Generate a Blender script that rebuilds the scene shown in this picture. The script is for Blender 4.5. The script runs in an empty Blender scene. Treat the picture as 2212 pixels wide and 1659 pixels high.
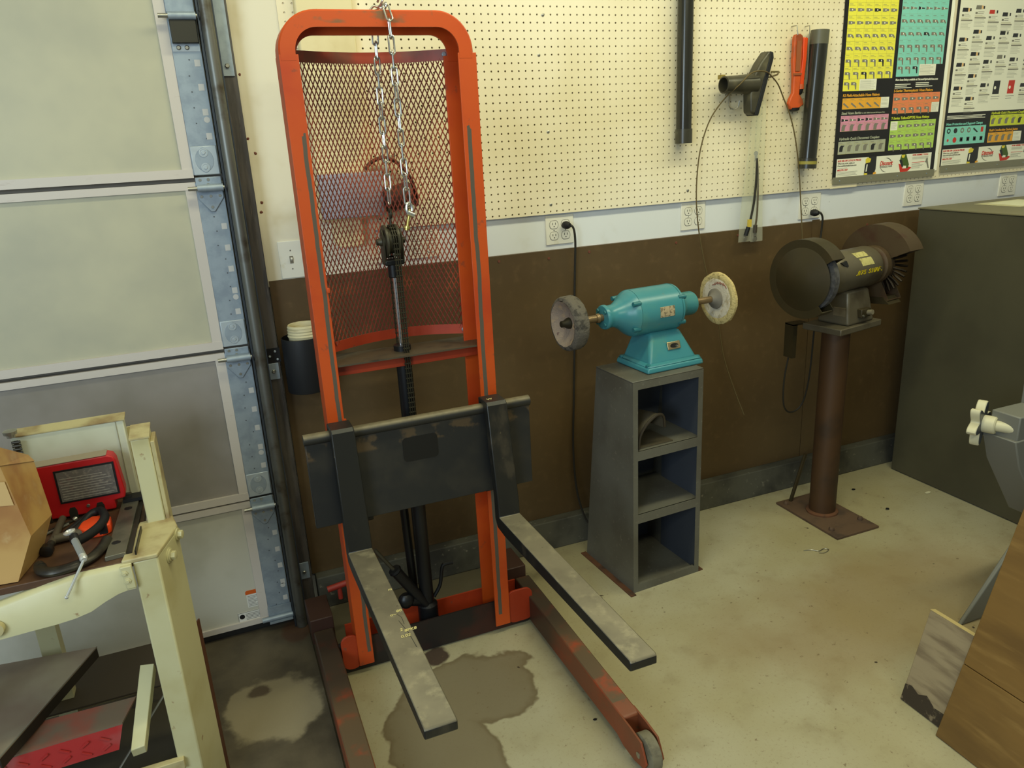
import bpy, bmesh, math, random
from mathutils import Vector, Matrix
random.seed(7)
PI = math.pi
SC = bpy.context.scene
COL = SC.collection

# ------------------------------------------------------------------ camera
def setup_camera():
    f, yaw, pitch, roll = 1650.69, .37072, .30906, .05369
    cy, sy, cp, sp = math.cos(yaw), math.sin(yaw), math.cos(pitch), math.sin(pitch)
    fw = Vector((sy*cp, cy*cp, -sp)); rt = Vector((cy, -sy, 0)); dn = fw.cross(rt)
    c, s = math.cos(roll), math.sin(roll)
    r2 = c*rt + s*dn; d2 = -s*rt + c*dn
    cam = bpy.data.cameras.new('camera'); ob = bpy.data.objects.new('camera', cam); COL.objects.link(ob)
    cam.sensor_width = 36; cam.lens = f/2212*36; cam.clip_start = .02; cam.clip_end = 60
    m = Matrix(((r2.x, -d2.x, -fw.x, 0), (r2.y, -d2.y, -fw.y, -2.61172), (r2.z, -d2.z, -fw.z, 1.62), (0, 0, 0, 1)))
    ob.matrix_world = m
    SC.camera = ob
setup_camera()

# ------------------------------------------------------------------ light
W = bpy.data.worlds.new('world'); SC.world = W; W.use_nodes = True
W.node_tree.nodes['Background'].inputs[0].default_value = (.70, .82, .86, 1)
W.node_tree.nodes['Background'].inputs[1].default_value = .20
def area(name, loc, target, sx, sy, power, color):
    l = bpy.data.lights.new(name, 'AREA'); l.shape = 'RECTANGLE'; l.size = sx; l.size_y = sy
    l.energy = power; l.color = color
    o = bpy.data.objects.new(name, l); COL.objects.link(o); o.location = loc
    d = Vector(target) - Vector(loc); o.rotation_euler = d.to_track_quat('-Z', 'Y').to_euler()
    return o
area('ceiling_tube_light', (1.65, -1.0, 2.86), (1.65, -.85, 0), 3.4, .22, 41, (1, .985, .64))
area('ceiling_tube_light_rear', (.6, -3.3, 2.86), (.6, -3.0, 0), 2.4, .3, 34, (1, 1, .68))
area('daylight_window', (-1.9, -3.4, 1.9), (.2, -.1, 1.0), 1.2, 1.4, 62, (.70, .87, 1))
SC.view_settings.view_transform = 'Standard'; SC.view_settings.look = 'None'
SC.view_settings.exposure = 0.02; SC.view_settings.gamma = 1.0
SC.view_settings.use_curve_mapping = False

# ------------------------------------------------------------------ helpers
def lin(c):
    return tuple(((v/255)/12.92 if v/255 <= .04045 else ((v/255+.055)/1.055)**2.4) for v in c)+(1,)

class NB:
    def __init__(s, name):
        s.m = bpy.data.materials.new(name); s.m.use_nodes = True
        s.t = s.m.node_tree; s.n = s.t.nodes; s.bs = s.n['Principled BSDF']; s.l = s.t.links
        s.geo = s.n.new('ShaderNodeNewGeometry')
        s.sep = s.n.new('ShaderNodeSeparateXYZ'); s.l.new(s.geo.outputs['Position'], s.sep.inputs[0])
    def put(s, inp, v):
        if isinstance(v, (int, float)): inp.default_value = v
        elif isinstance(v, tuple): inp.default_value = v
        else: s.l.new(v, inp)
    def math(s, op, a, b=0, c=0, clamp=False):
        n = s.n.new('ShaderNodeMath'); n.operation = op; n.use_clamp = clamp
        s.put(n.inputs[0], a); s.put(n.inputs[1], b)
        if op in ('MULTIPLY_ADD',): s.put(n.inputs[2], c)
        return n.outputs[0]
    def pos(s, scale=(1, 1, 1)):
        n = s.n.new('ShaderNodeVectorMath'); n.operation = 'MULTIPLY'
        s.l.new(s.geo.outputs['Position'], n.inputs[0]); n.inputs[1].default_value = scale
        return n.outputs[0]
    def noise(s, scale, detail=3, stretch=(1, 1, 1), rough=.55):
        n = s.n.new('ShaderNodeTexNoise'); n.inputs['Scale'].default_value = scale
        n.inputs['Detail'].default_value = detail; n.inputs['Roughness'].default_value = rough
        s.l.new(s.pos(stretch), n.inputs['Vector']); return n.outputs['Fac']
    def ramp(s, v, lo, hi):
        n = s.n.new('ShaderNodeMapRange'); n.interpolation_type = 'SMOOTHSTEP'
        s.put(n.inputs[0], v); n.inputs[1].default_value = lo; n.inputs[2].default_value = hi
        return n.outputs[0]
    def mix(s, fac, a, b):
        n = s.n.new('ShaderNodeMix'); n.data_type = 'RGBA'
        s.put(n.inputs[0], fac); s.put(n.inputs[6], a); s.put(n.inputs[7], b); return n.outputs[2]
    def bump(s, h, strength, dist=.002):
        n = s.n.new('ShaderNodeBump'); n.inputs['Strength'].default_value = strength
        n.inputs['Distance'].default_value = dist; s.put(n.inputs['Height'], h)
        s.l.new(n.outputs[0], s.bs.inputs['Normal'])
    def fin(s, col, rough=.5, metal=0.0):
        s.put(s.bs.inputs['Base Color'], col); s.put(s.bs.inputs['Roughness'], rough)
        s.put(s.bs.inputs['Metallic'], metal); return s.m

def M(name, c, rough=.5, metal=0.0, layers=(), bump=0, bscale=150, bdist=.001):
    """layers: (colour, noise scale, lo, hi[, stretch])"""
    b = NB(name); col = lin(c)
    for L in layers:
        st = L[4] if len(L) > 4 else (1, 1, 1)
        col = b.mix(b.ramp(b.noise(L[1], 4, st), L[2], L[3]), col, lin(L[0]))
    if bump: b.bump(b.noise(bscale, 3), bump, bdist)
    return b.fin(col, rough, metal)

class G:
    """geometry builder around one bmesh"""
    def __init__(s): s.bm = bmesh.new(); s.mi = 0; s.X = Matrix.Identity(4)
    def _f(s, vs):
        try:
            f = s.bm.faces.new(vs); f.material_index = s.mi; return f
        except ValueError: return None
    def v(s, p): return s.bm.verts.new(s.X @ Vector(p))
    def hexa(s, p):   # 8 points: bottom 0-3 ccw, top 4-7
        v = [s.v(q) for q in p]
        for f in ((3, 2, 1, 0), (4, 5, 6, 7), (0, 1, 5, 4), (1, 2, 6, 5), (2, 3, 7, 6), (3, 0, 4, 7)): s._f([v[i] for i in f])
        return s
    def box(s, x0, x1, y0, y1, z0, z1):
        return s.hexa([(x0, y0, z0), (x1, y0, z0), (x1, y1, z0), (x0, y1, z0), (x0, y0, z1), (x1, y0, z1), (x1, y1, z1), (x0, y1, z1)])
    def taper(s, b, z0, t, z1):   # b, t = (x0,x1,y0,y1)
        return s.hexa([(b[0], b[2], z0), (b[1], b[2], z0), (b[1], b[3], z0), (b[0], b[3], z0), (t[0], t[2], z1), (t[1], t[2], z1), (t[1], t[3], z1), (t[0], t[3], z1)])
    def prism(s, pts, ext):       # polygon (3d) extruded by ext
        e = Vector(ext); a = [s.v(p) for p in pts]; b = [s.v(Vector(p)+e) for p in pts]; n = len(pts)
        s._f(a[::-1]); s._f(b)
        for i in range(n): s._f([a[i], a[(i+1) % n], b[(i+1) % n], b[i]])
        return s
    def quad(s, *p): s._f([s.v(q) for q in p]); return s
    def rings(s, rings, cap=True, closed=False):
        vs = [[s.v(p) for p in r] for r in rings]; n = len(vs[0]); k = len(vs)
        for i in range(k if closed else k-1):
            a, b = vs[i], vs[(i+1) % k]
            for j in range(n): s._f([a[j], a[(j+1) % n], b[(j+1) % n], b[j]])
        if cap and not closed: s._f(vs[0][::-1]); s._f(vs[-1])
        return s
    def frame(s, d):
        d = Vector(d).normalized(); u = Vector((0, 0, 1)) if abs(d.z) < .9 else Vector((0, 1, 0))
        a = d.cross(u).normalized(); return d, a, d.cross(a).normalized()
    def lathe(s, org, axis, prof, n=24, cap=True, jit=0):   # prof: (t along axis, r)
        d, a, b = s.frame(axis); o = Vector(org); R = []
        for t, r in prof:
            R.append([o + d*t + (a*math.cos(2*PI*i/n) + b*math.sin(2*PI*i/n))*(r + (random.uniform(-jit, jit) if jit else 0)) for i in range(n)])
        return s.rings(R, cap)
    def cyl(s, p0, p1, r, r2=None, n=16):
        d = Vector(p1)-Vector(p0)
        return s.lathe(p0, d, [(0, r), (d.length, r if r2 is None else r2)], n)
    def tube(s, pts, r, n=8, closed=False, flat=None):
        P = [Vector(p) for p in pts]; R = []; k = len(P); up = None
        for i in range(k):
            if closed: d = (P[(i+1) % k]-P[i-1]).normalized()
            else: d = (P[min(i+1, k-1)]-P[max(i-1, 0)]).normalized()
            if up is None: up = Vector((0, 0, 1)) if abs(d.z) < .8 else Vector((1, 0, 0))
            a = d.cross(up).normalized(); b = a.cross(d).normalized(); up = b
            rr = r[i] if isinstance(r, (list, tuple)) else r
            ra, rb = (rr, rr) if flat is None else (flat[0], flat[1])
            R.append([P[i] + a*ra*math.cos(2*PI*j/n) + b*rb*math.sin(2*PI*j/n) for j in range(n)])
        return s.rings(R, not closed, closed)
    def sphere(s, c, r, n=12, sc=(1, 1, 1)):
        R = []
        for i in range(1, n//2):
            t = PI*i/(n//2)
            R.append([Vector(c)+Vector((sc[0]*r*math.sin(t)*math.cos(2*PI*j/n), sc[1]*r*math.sin(t)*math.sin(2*PI*j/n), -sc[2]*r*math.cos(t))) for j in range(n)])
        return s.rings(R)
    def bolt(s, p, axis, r=.006, h=.004):   # hex head
        return s.lathe(p, axis, [(0, r), (h, r), (h*1.05, r*.7)], 6)

def smooth(pts, k=6):
    """Catmull-Rom resample"""
    P = [Vector(p) for p in pts]; out = []
    Q = [P[0]*2-P[1]] + P + [P[-1]*2-P[-2]]
    for i in range(1, len(Q)-2):
        for j in range(k):
            t = j/k; a, b, c, d = Q[i-1:i+3]
            out.append(.5*((2*b) + (c-a)*t + (2*a-5*b+4*c-d)*t*t + (3*b-a-3*c+d)*t**3))
    out.append(P[-1]); return out

WM = {}
PRE = None   # optional placement applied to world-space geometry
def finish(name, g, mats, parent=None, bevel=0, ang=40, seg=2, local=False, origin=None):
    bm = g.bm if isinstance(g, G) else g
    bmesh.ops.recalc_face_normals(bm, faces=bm.faces[:])
    for f in bm.faces: f.smooth = True
    ca = math.radians(ang)
    for e in bm.edges:
        e.smooth = not (len(e.link_faces) != 2 or e.calc_face_angle(0) > ca)
    me = bpy.data.meshes.new(name)
    inv = Matrix.Identity(4); mw = Matrix.Identity(4)
    if parent is not None:
        mw = WM[parent.name]; inv = Matrix.Identity(4) if local else mw.inverted()
    elif not local:
        if origin is None:
            xs = [v.co for v in bm.verts]
            lo = [min(v[i] for v in xs) for i in range(3)]; hi = [max(v[i] for v in xs) for i in range(3)]
            origin = ((lo[0]+hi[0])/2, (lo[1]+hi[1])/2, lo[2])
        if PRE is not None: origin = tuple(PRE @ Vector(origin))
        mw = Matrix.Translation(origin); inv = mw.inverted()
    bm.transform(inv @ PRE if (PRE is not None and not local) else inv); bm.to_mesh(me); bm.free()
    for m in (mats if isinstance(mats, (list, tuple)) else [mats]): me.materials.append(m)
    o = bpy.data.objects.new(name, me); COL.objects.link(o)
    if parent is not None: o.parent = parent
    elif not local: o.matrix_world = mw
    WM[o.name] = mw
    if bevel:
        b = o.modifiers.new('bevel', 'BEVEL'); b.width = bevel; b.segments = seg; b.limit_method = 'ANGLE'; b.angle_limit = math.radians(50)
        b.harden_normals = False
    return o
def thing(name, label, cat, loc=(0, 0, 0), rz=0, group=None, kind=None):
    o = bpy.data.objects.new(name, None); COL.objects.link(o); o.empty_display_size = .05
    if PRE is not None: loc = tuple(PRE @ Vector(loc))
    o.location = loc; o.rotation_euler = (0, 0, rz)
    WM[o.name] = Matrix.Translation(loc) @ Matrix.Rotation(rz, 4, 'Z')
    return tag(o, label, cat, group, kind)
def tag(o, label=None, cat=None, group=None, kind=None):
    if label: o['label'] = label
    if cat: o['category'] = cat
    if group: o['group'] = group
    if kind: o['kind'] = kind
    return o
def inst(src, name, M4, parent):
    """copy of a mesh object placed by world matrix"""
    o = src.copy(); o.name = name; COL.objects.link(o); o.parent = parent
    o.matrix_local = WM[parent.name].inverted() @ M4
    return o
TEXTS = []
def text(s, name, mat, parent, loc, size, rot, width=None, ext=.0003, align='LEFT', shear=0.0, M4=None):
    c = bpy.data.curves.new(name, 'FONT'); c.body = s; c.size = size; c.extrude = ext; c.align_x = align
    c.shear = shear; c.offset = size*.022; c.resolution_u = 3; c.materials.append(mat)
    o = bpy.data.objects.new(name, c); COL.objects.link(o)
    m = M4 if M4 is not None else Matrix.Translation(loc) @ rot.to_4x4()
    TEXTS.append((o, name, parent, m, width)); return o
RXZ = Matrix.Rotation(PI/2, 3, 'X')       # text standing on a wall facing -y
def bake_texts():
    bpy.context.view_layer.update(); dg = bpy.context.evaluated_depsgraph_get(); groups = {}
    for o, name, parent, m, width in TEXTS:
        me = bpy.data.meshes.new_from_object(o.evaluated_get(dg))
        if width and len(me.vertices):
            w = max(v.co.x for v in me.vertices)-min(v.co.x for v in me.vertices)
            me.transform(Matrix.Diagonal((width/max(w, 1e-6), 1, 1, 1)))
        me.transform(m)
        groups.setdefault((parent.name, name), []).append((me, parent))
    for (pn, name), L in groups.items():
        bm = bmesh.new(); mats = []
        for me, p in L:
            mt = me.materials[0]
            if mt not in mats: mats.append(mt)
            k = len(bm.faces); bm.from_mesh(me); bm.faces.ensure_lookup_table(); i = mats.index(mt)
            for f in bm.faces[k:]: f.material_index = i
        g = G(); g.bm.free(); g.bm = bm
        tag(finish(name, g, mats, L[0][1]), kind='stuff')
    for o, *_ in TEXTS: bpy.data.objects.remove(o)

# ------------------------------------------------------------------ materials
cream_peg = M('pegboard_paint', (243, 232, 204), .55, layers=[((224, 210, 170), 1.6, .35, .75)])
hole_dark = M('hole_dark', (88, 76, 40), .9)
white_wall = M('white_wall_paint', (224, 226, 228), .6, layers=[((196, 190, 175), 5, .55, .85), ((120, 105, 85), 60, .70, .78)])
trim_white = M('trim_cream_paint', (228, 220, 198), .6, layers=[((196, 180, 140), 4, .5, .8), ((110, 80, 60), 45, .72, .78)])
brownboard = M('brown_hardboard', (93, 74, 47), .42, layers=[((84, 66, 41), 2.2, .35, .75), ((101, 80, 52), 26, .5, .8), ((128, 110, 90), 170, .73, .8)])
post_mat = M('post_cream', (226, 212, 168), .6, layers=[((206, 188, 138), 6, .45, .75), ((170, 150, 105), 90, .68, .76)])
wood_dark = M('jamb_stained_wood', (84, 78, 72), .38, layers=[((62, 58, 56), 9, .4, .65, (6, 6, .6)), ((116, 108, 98), 30, .6, .8, (8, 8, .4))], bump=.3, bscale=60)
curb_mat = M('curb_concrete', (84, 82, 70), .8, layers=[((50, 48, 42), 5, .4, .7), ((128, 122, 105), 50, .62, .78)], bump=.4, bscale=120)
door_mat = M('door_cream_panel', (193, 188, 160), .5, layers=[((175, 172, 150), 3, .35, .75), ((150, 145, 125), 120, .74, .8)])
door_grey = M('door_grey_panel', (150, 143, 136), .48, layers=[((132, 126, 116), 3, .4, .7), ((180, 175, 165), 14, .72, .8, (1, 1, 9))])
door_rail = M('door_rail_paint', (205, 196, 186), .45, layers=[((168, 150, 135), 12, .62, .8, (1, 1, 6))])
galv = M('galvanised_steel', (158, 170, 180), .45, .35, layers=[((142, 154, 166), 30, .35, .7)], bump=.06, bscale=90)
galv_lit = M('galvanised_plate', (186, 196, 202), .4, .4, layers=[((176, 184, 190), 24, .4, .7)])
steel = M('plain_steel', (170, 168, 158), .35, .9)
chrome = M('chrome_rod', (225, 225, 228), .12, 1.0)
track_mat = M('track_steel', (112, 112, 106), .42, .7, layers=[((78, 70, 58), 12, .5, .75)])
hole_grey = M('punched_hole_pale', (196, 194, 190), .6)
black_metal = M('black_metal', (26, 26, 28), .5, .3)
black_rubber = M('black_rubber', (20, 20, 22), .6)
sticker_or = M('sticker_orange', (206, 92, 24), .5)
sticker_wh = M('sticker_white', (224, 222, 214), .5)
print_grey = M('print_grey', (120, 118, 112), .6)
print_line = M('print_line', (60, 56, 50), .6)
def floor_material():
    b = NB('floor_painted'); x, y = b.sep.outputs[0], b.sep.outputs[1]
    col = b.mix(b.ramp(b.noise(1.3, 4), .35, .7), lin((172, 166, 140)), lin((158, 148, 112)))
    col = b.mix(b.math('MULTIPLY', b.ramp(b.noise(9, 5), .50, .8), .55), col, lin((138, 126, 96)))
    col = b.mix(b.math('MULTIPLY', b.ramp(b.noise(95, 5, rough=.75), .55, .68), .45), col, lin((128, 112, 82)))
    def blob(cx, cy, rx, ry, w=.25, nz=5.):
        dx = b.math('DIVIDE', b.math('SUBTRACT', x, cx), rx); dy = b.math('DIVIDE', b.math('SUBTRACT', y, cy), ry)
        d = b.math('SQRT', b.math('ADD', b.math('MULTIPLY', dx, dx), b.math('MULTIPLY', dy, dy)))
        d = b.math('ADD', d, b.math('MULTIPLY', b.math('SUBTRACT', b.noise(nz, 4), .5), 1.1))
        return d
    # oil and water stain between the lift's legs
    d = b.math('MINIMUM', blob(.56, -.70, .25, .17), blob(.40, -.95, .15, .34))
    st = b.math('SUBTRACT', 1, b.ramp(d, .93, 1.0))
    edge = b.math('MULTIPLY', b.ramp(d, .80, .97), st)
    col = b.mix(b.math('MULTIPLY', st, .85), col, lin((112, 100, 76)))
    col = b.mix(b.math('MULTIPLY', edge, .45), col, lin((88, 70, 40)))
    d2 = blob(.50, -.50, .05, .05, nz=14); col = b.mix(b.math('SUBTRACT', 1, b.ramp(d2, .8, 1.1)), col, lin((70, 56, 46)))
    d4 = blob(.50, -.12, .50, .30, nz=6); col = b.mix(b.math('MULTIPLY', b.math('SUBTRACT', 1, b.ramp(d4, .7, 1.15)), .85), col, lin((74, 66, 50)))  # dark floor behind the lift base: dirt, with the shade there painted in
    # rusty drift around the grinder pedestals
    d3 = blob(2.1, -.95, .75, .35, nz=3); col = b.mix(b.math('MULTIPLY', b.math('SUBTRACT', 1, b.ramp(d3, .5, 1.3)), .5), col, lin((132, 104, 62)))
    sp = b.math('MULTIPLY', b.ramp(b.noise(38, 4, rough=.7), .63, .70), .75)
    col = b.mix(sp, col, lin((104, 84, 58)))
    col = b.mix(b.ramp(b.noise(17, 2), .73, .76), col, lin((60, 48, 36)))
    b.bump(b.noise(140, 3), .25, .001)
    return b.fin(col, b.math('ADD', .42, b.math('MULTIPLY', b.noise(6, 3), .2)))
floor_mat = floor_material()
def slab_material():
    b = NB('floor_bare_concrete'); x, y = b.sep.outputs[0], b.sep.outputs[1]
    col = b.mix(b.ramp(b.noise(6, 5), .35, .7), lin((92, 82, 64)), lin((66, 58, 44)))
    def blob(cx, cy, rx, ry, nz):
        dx = b.math('DIVIDE', b.math('SUBTRACT', x, cx), rx); dy = b.math('DIVIDE', b.math('SUBTRACT', y, cy), ry)
        d = b.math('SQRT', b.math('ADD', b.math('MULTIPLY', dx, dx), b.math('MULTIPLY', dy, dy)))
        return b.math('ADD', d, b.math('MULTIPLY', b.math('SUBTRACT', b.noise(nz, 4), .5), .9))
    d = b.math('MINIMUM', blob(-.02, -.52, .15, .16, 9), blob(-.10, -.45, .06, .07, 12))
    col = b.mix(b.math('MULTIPLY', b.math('SUBTRACT', 1, b.ramp(d, .85, 1.05)), .8), col, lin((150, 138, 110)))
    d2 = blob(-.06, -.42, .04, .03, 20); col = b.mix(b.math('SUBTRACT', 1, b.ramp(d2, .7, 1.1)), col, lin((84, 70, 52)))
    d3 = blob(.09, -.14, .05, .07, 10); col = b.mix(b.math('SUBTRACT', 1, b.ramp(d3, .8, 1.2)), col, lin((74, 52, 36)))
    b.bump(b.noise(110, 4), .4, .0015)
    return b.fin(col, .6)
slab_mat = slab_material()
def orange_material(name, wear_x=None, c=(192, 76, 20), dirt=.5, zt=1.62):
    b = NB(name); x, y, z = b.sep.outputs
    col = b.mix(b.ramp(b.noise(5, 4), .4, .75), lin(c), lin((178, 60, 20)))
    col = b.mix(b.math('MULTIPLY', b.ramp(b.noise(26, 5, rough=.65), .62, .70), dirt), col, lin((92, 66, 50)))
    if wear_x:
        for wx, hw in wear_x:
            w = b.math('ADD', wx, b.math('MULTIPLY', b.math('SUBTRACT', b.noise(7, 4, (.1, .1, 1)), .5), .012))
            m = b.math('SUBTRACT', 1, b.ramp(b.math('ABSOLUTE', b.math('SUBTRACT', x, w)), hw-.0007, hw+.0007))
            m = b.math('MULTIPLY', m, b.math('LESS_THAN', y, -.4745))
            m = b.math('MULTIPLY', m, b.math('LESS_THAN', z, b.math('ADD', zt, b.math('MULTIPLY', b.noise(60, 2), .08))))
            m = b.math('MULTIPLY', m, b.math('GREATER_THAN', z, .075))
            col = b.mix(m, col, lin((88, 80, 68)))
    return b, col
def mk_orange():
    b, col = orange_material('worn_orange_mast', [(.2875, .0055), (.7415, .0062)])
    return b.fin(col, .42)
orange_mast = mk_orange()
def mk_orange2():
    b, col = orange_material('orange_top_frame'); x, y, z = b.sep.outputs
    n = b.ramp(b.noise(9, 4, (1, 1, 2.5)), .55, .66)
    m = b.math('MULTIPLY', n, b.math('GREATER_THAN', z, 1.925))
    m = b.math('MULTIPLY', m, b.math('LESS_THAN', b.math('ABSOLUTE', b.math('SUBTRACT', x, .50)), .16))
    col = b.mix(b.math('MULTIPLY', m, .8), col, lin((104, 88, 60)))
    return b.fin(col, .38)
orange_top = mk_orange2()
b_, c_ = orange_material('orange_base_paint', None, (150, 46, 15), .85); orange_base = b_.fin(c_, .5)
def mk_leg():
    b, col = orange_material('worn_orange_leg', None, (142, 60, 28), .8); z = b.sep.outputs[2]
    up = b.math('GREATER_THAN', z, .1045)
    m = b.math('MAXIMUM', b.ramp(b.noise(11, 5), .30, .50), 0)
    m = b.math('MULTIPLY', m, b.math('ADD', .45, b.math('MULTIPLY', up, .5)))
    col = b.mix(m, col, lin((88, 74, 52)))
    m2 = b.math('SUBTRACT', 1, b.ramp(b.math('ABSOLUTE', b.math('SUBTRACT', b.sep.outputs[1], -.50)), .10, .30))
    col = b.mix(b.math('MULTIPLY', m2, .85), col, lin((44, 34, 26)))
    return b.fin(col, .5)
orange_leg = mk_leg()
dark_red = M('dark_red_paint', (120, 26, 22), .5)
fork_black = M('fork_black_paint', (34, 34, 32), .42, .2, layers=[((64, 58, 48), 14, .55, .72, (1, 1, .5)), ((118, 104, 76), 30, .70, .78)])
def mk_plate():
    b = NB('carriage_black'); z = b.sep.outputs[2]
    col = b.mix(b.ramp(b.noise(10, 4), .4, .7), lin((34, 35, 36)), lin((48, 46, 42)))
    band = b.math('MULTIPLY', b.ramp(z, .79, .80), b.math('SUBTRACT', 1, b.ramp(z, .835, .845)))
    col = b.mix(b.math('MULTIPLY', b.math('MULTIPLY', band, b.ramp(b.noise(18, 4), .48, .6)), .6), col, lin((100, 80, 54)))
    return b.fin(col, .42, .1)
carriage_mat = mk_plate()
plate_black = M('blank_plate_black', (6, 6, 6), .5)
def mk_bar():
    b = NB('carriage_dusty_bar'); sn = b.n.new('ShaderNodeSeparateXYZ'); b.l.new(b.geo.outputs['Normal'], sn.inputs[0])
    up = b.ramp(sn.outputs[2], .25, .8)
    col = b.mix(up, lin((40, 39, 36)), b.mix(b.ramp(b.noise(22, 4), .4, .7), lin((112, 102, 78)), lin((88, 80, 62))))
    return b.fin(col, .5, .1)
carriage_top = mk_bar()
fork_top = M('fork_bare_steel', (122, 114, 94), .5, .25, layers=[((100, 93, 77), 7, .35, .7), ((138, 130, 106), 24, .5, .75), ((84, 76, 62), 60, .66, .76)])
crack_mat = M('scratch_dark', (40, 36, 32), .8)
chalk_mat = M('chalk_yellow', (204, 190, 128), .8)
mesh_mat = M('expanded_mesh_paint', (112, 40, 26), .5, layers=[((150, 60, 34), 8, .45, .65)])
zinc = M('zinc_chain', (206, 206, 200), .25, .95)
brass_zinc = M('yellow_zinc_bolt', (206, 190, 110), .3, .8)
ram_black = M('ram_black', (24, 24, 25), .4, .3)
greasy = M('greasy_chain', (52, 48, 34), .5, .5)
wheel_grey = M('wheel_urethane', (118, 112, 92), .75, layers=[((88, 82, 68), 30, .45, .7)], bump=.5, bscale=80)
stand_mat = M('stand_grey_paint', (98, 96, 86), .5, layers=[((84, 80, 70), 4, .4, .7), ((110, 106, 94), 70, .6, .7)])
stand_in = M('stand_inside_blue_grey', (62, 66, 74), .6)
rust = M('rusty_flange', (96, 60, 36), .85, layers=[((60, 42, 30), 20, .45, .7)])
teal = M('teal_enamel', (62, 132, 142), .3, layers=[((84, 142, 132), 7, .5, .8), ((112, 124, 108), 26, .66, .78)])
teal_d = M('teal_dark', (42, 108, 116), .35)
shaft_mat = M('shaft_brown_steel', (132, 112, 84), .4, .6)
buff_grey = M('buff_wheel_loaded', (94, 88, 78), .9, layers=[((60, 56, 50), 50, .5, .65)], bump=1, bscale=160, bdist=.003)
buff_face = M('buff_wheel_face', (150, 134, 118), .95, layers=[((188, 160, 120), 30, .5, .7), ((110, 90, 84), 60, .6, .7)], bump=1, bscale=200, bdist=.003)
buff_cloth = M('buff_cotton', (208, 196, 176), .95, layers=[((176, 160, 130), 40, .5, .7)], bump=.8, bscale=200, bdist=.002)
buff_fringe = M('buff_fringe_yellow', (196, 176, 122), .95, layers=[((160, 140, 90), 60, .5, .7)], bump=1, bscale=220, bdist=.003)
hub_grey = M('buff_hub_grey', (116, 110, 100), .7)
gr_body = M('grinder_grey_brown', (104, 96, 78), .4, .3, layers=[((78, 68, 52), 7, .45, .7)])
gr_dark = M('grinder_guard_dark', (60, 52, 32), .45, .3, layers=[((70, 58, 36), 6, .45, .7)])
gr_rust = M('grinder_rusty', (82, 66, 44), .6, .3, layers=[((74, 46, 30), 9, .5, .75)])
gr_cap = M('grinder_guard_hub', (76, 62, 38), .45, .3, layers=[((64, 50, 32), 12, .45, .7)])
wire_mat = M('wire_wheel', (46, 38, 30), .4, .7)
label_ylw = M('label_pale_yellow', (196, 186, 120), .5, layers=[((150, 138, 80), 90, .5, .7)])
paint_ylw = M('paint_marker_yellow', (224, 200, 30), .5)
ped_mat = M('pedestal_brown', (76, 52, 30), .55, .2, layers=[((58, 42, 28), 5, .45, .7)])
base_plate = M('base_plate_rust', (92, 70, 52), .8, layers=[((70, 54, 42), 12, .45, .7)])
cab_mat = M('cabinet_olive_grey', (80, 76, 58), .5, layers=[((72, 68, 52), 3, .4, .7)])
cab_top = M('cabinet_top', (116, 110, 84), .5)
tube_mat = M('acrylic_tube_dark', (44, 43, 36), .22, .1, layers=[((70, 68, 56), 8, .55, .75, (4, 4, .4))])
plastic_blk = M('nozzle_plastic', (62, 58, 44), .4, layers=[((96, 90, 68), 9, .5, .75)])
red_tool = M('orange_tool_paint', (204, 84, 30), .45, layers=[((150, 70, 34), 12, .5, .72)])
red_tool2 = M('bright_orange_paint', (226, 74, 24), .4)
cord_br = M('cord_brown', (104, 86, 52), .6)
cord_blk = M('cord_black', (36, 32, 24), .6)
cable_mat = M('steel_cable_brown', (112, 96, 62), .45, .4)
cream_m = M('machine_cream_paint', (198, 192, 150), .42, layers=[((184, 174, 126), 5, .45, .75), ((150, 120, 84), 34, .7, .78)])
cream_d = M('machine_cream_dirty', (186, 174, 128), .5, layers=[((140, 116, 78), 9, .45, .7)])
red_m = M('saw_red_paint', (184, 22, 26), .4, layers=[((160, 18, 24), 5, .4, .7)])
dusty = M('dusty_top', (150, 138, 118), .8)
table_br = M('table_brown_board', (86, 58, 36), .55, layers=[((66, 44, 30), 6, .4, .7), ((104, 80, 58), 30, .6, .75)])
cast_iron = M('cast_iron', (62, 58, 50), .4, .6, layers=[((44, 40, 36), 20, .45, .65)])
flat_bar = M('flat_bar_steel', (124, 120, 104), .35, .6, layers=[((96, 92, 80), 14, .45, .7)])
cardboard = M('cardboard_taped', (190, 152, 92), .35, layers=[((164, 118, 68), 6, .42, .65), ((204, 178, 126), 12, .58, .75), ((150, 96, 60), 3, .55, .75)])
tape_or = M('tape_measure_orange', (232, 72, 24), .4)
tray_mat = M('sheet_metal_tray', (150, 140, 120), .42, .25, layers=[((130, 112, 96), 4, .4, .7)])
red_dirty = M('step_red_paint', (168, 44, 42), .5, layers=[((160, 84, 80), 9, .42, .7), ((110, 84, 76), 5, .5, .75)])
paperwhite = M('cream_paper_cup', (218, 206, 164), .6, layers=[((190, 176, 132), 16, .5, .7, (1, 1, 8))])
brown_strap = M('brown_leather', (72, 40, 28), .55, layers=[((52, 28, 20), 20, .5, .7)])
lav_box = M('lavender_grey_box', (164, 164, 176), .55)
ply = M('plank_wood', (122, 92, 46), .5, layers=[((100, 74, 36), 4, .35, .75, (3, .7, 3)), ((136, 106, 58), 9, .5, .8, (4, .6, 4)), ((96, 68, 40), 24, .7, .78)])
boardgrey = M('grey_wood_board', (152, 136, 108), .6, layers=[((118, 102, 80), 6, .4, .7, (6, 1, 6))])
board_burn = M('burnt_corner', (54, 44, 32), .7, layers=[((120, 106, 84), 40, .58, .68)])
mach_grey = M('machine_grey_paint', (118, 118, 112), .5, bump=.2, bscale=120)
knob_wh = M('knob_cream_plastic', (206, 200, 170), .4)
knob_dk = M('knob_dark_face', (56, 62, 72), .35)
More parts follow.
